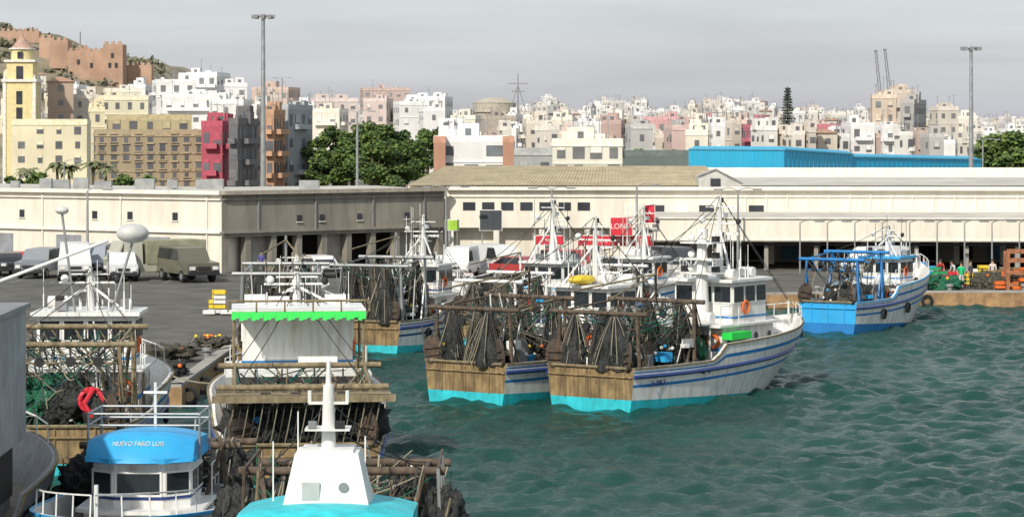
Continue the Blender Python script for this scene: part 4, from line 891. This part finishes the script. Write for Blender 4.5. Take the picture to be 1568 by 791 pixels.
mb=MB();mb.ell((iC['wx0'],0,iC['z2']+.35),(.9,.45,.22),YELL,14,8);mb.obj('yellow_inflatable',eC)
trawler('fishing_boat',(-1.5,137),60,13,4.3,seed=31,stripe=SKYB,masth=3.4,netmats=(NETT,NETB,NETB),hx=(.42,.72),houseH=(1.3,1.6),gh=3.6,gant=WHITE2)
trawler('fishing_boat',(-7.4,133),70,13,4.4,seed=37,stripe=NAVY,masth=2.6,netmats=(NETB,NETT,NETT),gh=4.6,gant=GALV,houseH=(1.4,1.5),gear=1.3)
trawler('fishing_boat',(-10.6,117),88,13,4.2,seed=39,stripe=NAVY,masth=1.6,netmats=(NETB,NETT,NETK),gh=5.0,gant=GALV,houseH=(1.2,1.3),gear=1.4,hx=(.5,.78))
trawler('fishing_boat',(4.5,150),58,11,4.0,seed=43,stripe=BLUE,masth=3.0,netmats=(NETT,NETB,NETB),hx=(.42,.72),houseH=(1.2,1.4),gh=3.4,gant=WHITE2)
eA,iA=trawler('fishing_boat',stern_from_corner(19.5,148,60,4.2),60,14,4.2,seed=41,boot=BLUE,transom=SKYB,stripe=BLUE,gant=BLUE,masth=1.8,hx=(.5,.78),houseH=(1.1,1.4),gh=4.2,bowrise=1.2,netmats=(NETT,NETB,NETB),gear=.7,hang=False,roofm=SKYB,derrick=False)
# D
eD,iD=trawler('fishing_trawler',(-6.3,79),96,16,5.6,seed=53,gant=TAN,masth=1.2,hx=(.42,.74),houseH=(2.0,1.85),gh=3.5,netmats=(NETB,NETB,NETT),wl=1.15,hang=False,gear=.9,derrick=False,aftwin=False)
mb=MB();gy=iD['gy'];zt=iD['z2']+.18;xq=iD['x0']-.4;xo=.0
n=34
for i in range(n):
    y0=lerp(-gy*.95,gy*.95,i/n)+xo;y1=lerp(-gy*.95,gy*.95,(i+1)/n)+xo;h=.24+.05*math.sin(i*2.1);mb.add([(xq-.2,y0,zt),(xq-.2,y1,zt),(xq-.3,y1,zt-h),(xq-.3,y0,zt-h)],[(0,1,2,3)],GREEN)
mb.box((xq+1.5,xo,zt+.04),(3.4,gy*1.9,.06),WHITE2)
for s in(-1,1):
    for x in(xq-.1,xq+3): mb.tube((x,s*gy*.92+xo,iD['d0']),(x,s*gy*.92+xo,zt),.05,TAN)
mb.tube((xq-.2,-gy+xo,zt+.35),(xq-.2,gy+xo,zt+.35),.04,TAN)
for k in range(6): mb.tube((xq-.2,lerp(-gy,gy,k/5)+xo,zt),(xq-.2,lerp(-gy,gy,k/5)+xo,zt+.35),.03,TAN)
mb.obj('green_awning',eD)
mb=MB()
for y in(-.5,.1,.5): mb.box((-.1,y*gy,3.2),(.15,.3,.4),BLACK)
mb.box((.2,0,3.3),(1.5,gy*2.3,.12),TAN);mb.box((-.5,0,3.25),(.14,gy*2.4,.22),TAN)
for i in range(22): mb.sag((-.4,lerp(-gy,gy,i/21),3.2),(.2,lerp(-gy,gy,i/21)+.3,1.6),.022,ROPED if i%2 else ROPE,.1,4)
for x,y,m,s in((1.2,-1.3,NETB,3),(1.4,1.2,NETB,8),(1.0,0,NETB,5),(3.2,-1.5,NETT,6),(3.4,1.4,NETB,7)): mb.heap((x,y,2.0),(.85,1.0,.95),m,s,6,24)
mb.obj('stern_platform',eD)
# E
eE,iE=trawler('fishing_trawler',(-14.7,84),92,15,5.4,seed=61,gant=TAN,masth=1.5,hx=(.45,.74),houseH=(1.7,1.75),gh=4.4,netmats=(NETG,NETB,NETG),wl=1.1,hang=False,gear=1.4,derrick=False)
mb=MB();mb.ring((.5,-1.1,2.6),.36,.09,RED,'x');mb.path([V(.4,-1.2,3.0),V(.3,-.9,2.5),V(.3,-1.3,1.9),V(.3,-1.0,1.4),V(.3,-1.25,1.0)],.08,RED,6)
mb.heap((1.2,1.2,2.2),(.8,1.0,.8),NETG,5,6,24);mb.heap((1.4,-.2,2.3),(.8,.9,.7),NETB,7,6,24);mb.heap((.8,-1.6,1.9),(.6,.7,.9),NETB,9,5,20);mb.heap((3.0,.6,2.4),(1.0,1.3,.8),NETG,12,6,24);mb.obj('net_heaps_and_red_hose',eE)
mb=MB();RG=M('radome_grey_white',(.60,.60,.58),.5,streak=.3,scol=(.4,.38,.34))
for px,py,r in((203,357,.58),(95,322,.24)):
    D=92;p=V(wx(px,D),D,wz(py,D));mb.ell(p,(r,r,r*.6),RG,16,10);mb.tube(p-V(0,0,r*.5),(lerp(p.x,-14.9,.5),p.y,iE['z2']),.045,GALV,n=8)
mb.tube((wx(-5,92),92,wz(432,92)),(wx(165,92),92,wz(368,92)),.06,WHITE2,n=8);o=mb.obj('radomes_and_boom')
o.parent=eE;o.matrix_parent_inverse=(Matrix.Translation(eE.location)@eE.rotation_euler.to_matrix().to_4x4()).inverted()
# F
eF,iF=trawler('fishing_boat',(-8.95,71),-91,13.5,4.3,seed=71,masth=1.0,mast=False,roofm=SKYB,visor=SKYB,vname='NUEVO FARO LUIS',vh=.60,vwk=1.10,vts=.15,vty=.75,hx=(.30,.58),houseH=(1.0,1.12),gh=2.9,gear=1.0,wl=.98,stripe=NAVY,netmats=(NETB,NETB,NETB),gant=RUST,hang=False,zs=1.05,bowrise=.7,derrick=False)
mb=MB();zf=iF['z2'];wf=iF['ww']*1.15;xs_=iF['wx0']-.2
for x in(xs_,iF['wx1']-.8):
    for s in(-1,1): mb.tube((x,s*wf,zf),(x,s*wf,zf+1.1),.03,GALV)
for z in(.82,1.1):
    mb.path([V(xs_,-wf,zf+z),V(xs_,wf,zf+z),V(iF['wx1']-.8,wf,zf+z),V(iF['wx1']-.8,-wf,zf+z),V(xs_,-wf,zf+z)],.027,GALV,6)
mb.tube((xs_,0,zf+.5),(xs_,0,zf+1.7),.04,WHITE2);mb.box((xs_,0,zf+1.45),(.1,.6,.06),WHITE2)
mb.obj('roof_pipe_frame',eF)
mb=MB()
for x,y,m,s in((1.0,-1.2,NETB,3),(1.4,1.0,NETB,8),(2.4,-1.0,NETB,5),(2.6,.9,NETT,6),(3.4,-2.0,NETB,9)): mb.heap((x,y,2.0),(.8,.9,.9),m,s,6,26)
mb.obj('stowed_nets',eF)
# G
eG,iG=trawler('fishing_boat',(-3.7,61.5),-90,15,4.8,seed=83,masth=2.4,roofm=TURQ,visor=TURQ,vname='MARTINEZ LOPEZ',vh=.7,vwk=1.12,vts=.17,vty=.80,hx=(.42,.74),houseH=(.97,1.0),gh=3.5,gear=1.3,wl=1.14,coneMast=True,netmats=(NETB,NETB,NETG),gant=RUST,zs=1.05,bowrise=.7,derrick=False)
mb=MB()
for i,(x,y,z,r,m) in enumerate(((4.2,-2.0,2.5,(.7,.8,1.0),NETB),(3.6,-1.2,2.4,(.8,.9,1.2),NETB),(4.6,2.1,2.4,(.6,.6,.9),NETB),(3.2,1.2,2.3,(.8,.8,1.1),NETB),(2.2,0,2.2,(.8,1.4,1.1),NETB),(1.2,-1.4,2.1,(.8,.8,1.1),NETB),(1.2,1.4,2.1,(.8,.8,1.0),NETT))): mb.heap((x,y,z),r,m,i+20,7,34)
rn=random.Random(9)
for i in range(70):
    y=rn.choice([-1,1])*rn.uniform(.9,2.4);x=rn.uniform(1.5,5);mb.sag((x,y,rn.uniform(2.8,4.0)),(x+rn.uniform(-.6,.6),y+rn.uniform(-.7,.7),rn.uniform(1.4,2.6)),.015,rn.choice([ROPE,ROPED,NETG]),rn.uniform(-.2,.3),5)
for s in(-1,1):
    for x in(1.5,3.2,4.9): mb.tube((x,s*2.2,1.0),(x,s*2.1,3.9),.04,RUST if s<0 else GALV)
    mb.tube((1.5,s*2.1,3.9),(4.9,s*2.1,3.9),.035,RUST)
mb.obj('stowed_nets',eG)
# H
e,iH=trawler('steel_fishing_vessel',(-14.7,56),92,18,6.2,seed=97,hull=GREYM,boot=BLACK,house=GREYM,transom=GREYM,stripe=BLACK,gear=.3,nets=False,hx=(.35,.7),gh=4.6,gant=GREYM,houseH=(2.4,2.0),derrick=False,masth=1)
mb=MB();LG=M('light_grey_steel',(.30,.31,.32),.6,var=.2,streak=.5,scol=(.16,.14,.12));mb.box((5.2,0,5.25),(7,5.9,3.2),LG);mb.box((5.2,0,3.0),(6.6,5.3,1.5),SHADEIN);mb.box((5.2,0,6.92),(7.2,6.1,.12),GREYM)  # near-black block under the grey box stands in for hull shadow
for i in range(5): mb.box((1.67,-2.2+i*1.1,6.1),(.06,.6,.6),GLASS)
for i in range(5): mb.tube((1.6,-2.7+i*1.35,6.98),(1.6,-2.7+i*1.35,7.4),.02,WHITE2,n=4)
mb.obj('upper_superstructure',e)
# mooring lines
mb=MB()
for a,b in(((4.2,166.3,1.4),(-3,150,2.6)),((-14,120,1.4),(-10.6,130,2.6)),((-16,107.5,1.4),(-15.2,99,2.8)),((-14.2,107.5,1.4),(-8.2,95,2.8)),((20,171,1.4),(26,160,2.8))): mb.sag(a,b,.035,ROPE,.5,10)
mb.obj('mooring_ropes')
print('objects',len(bpy.data.objects))
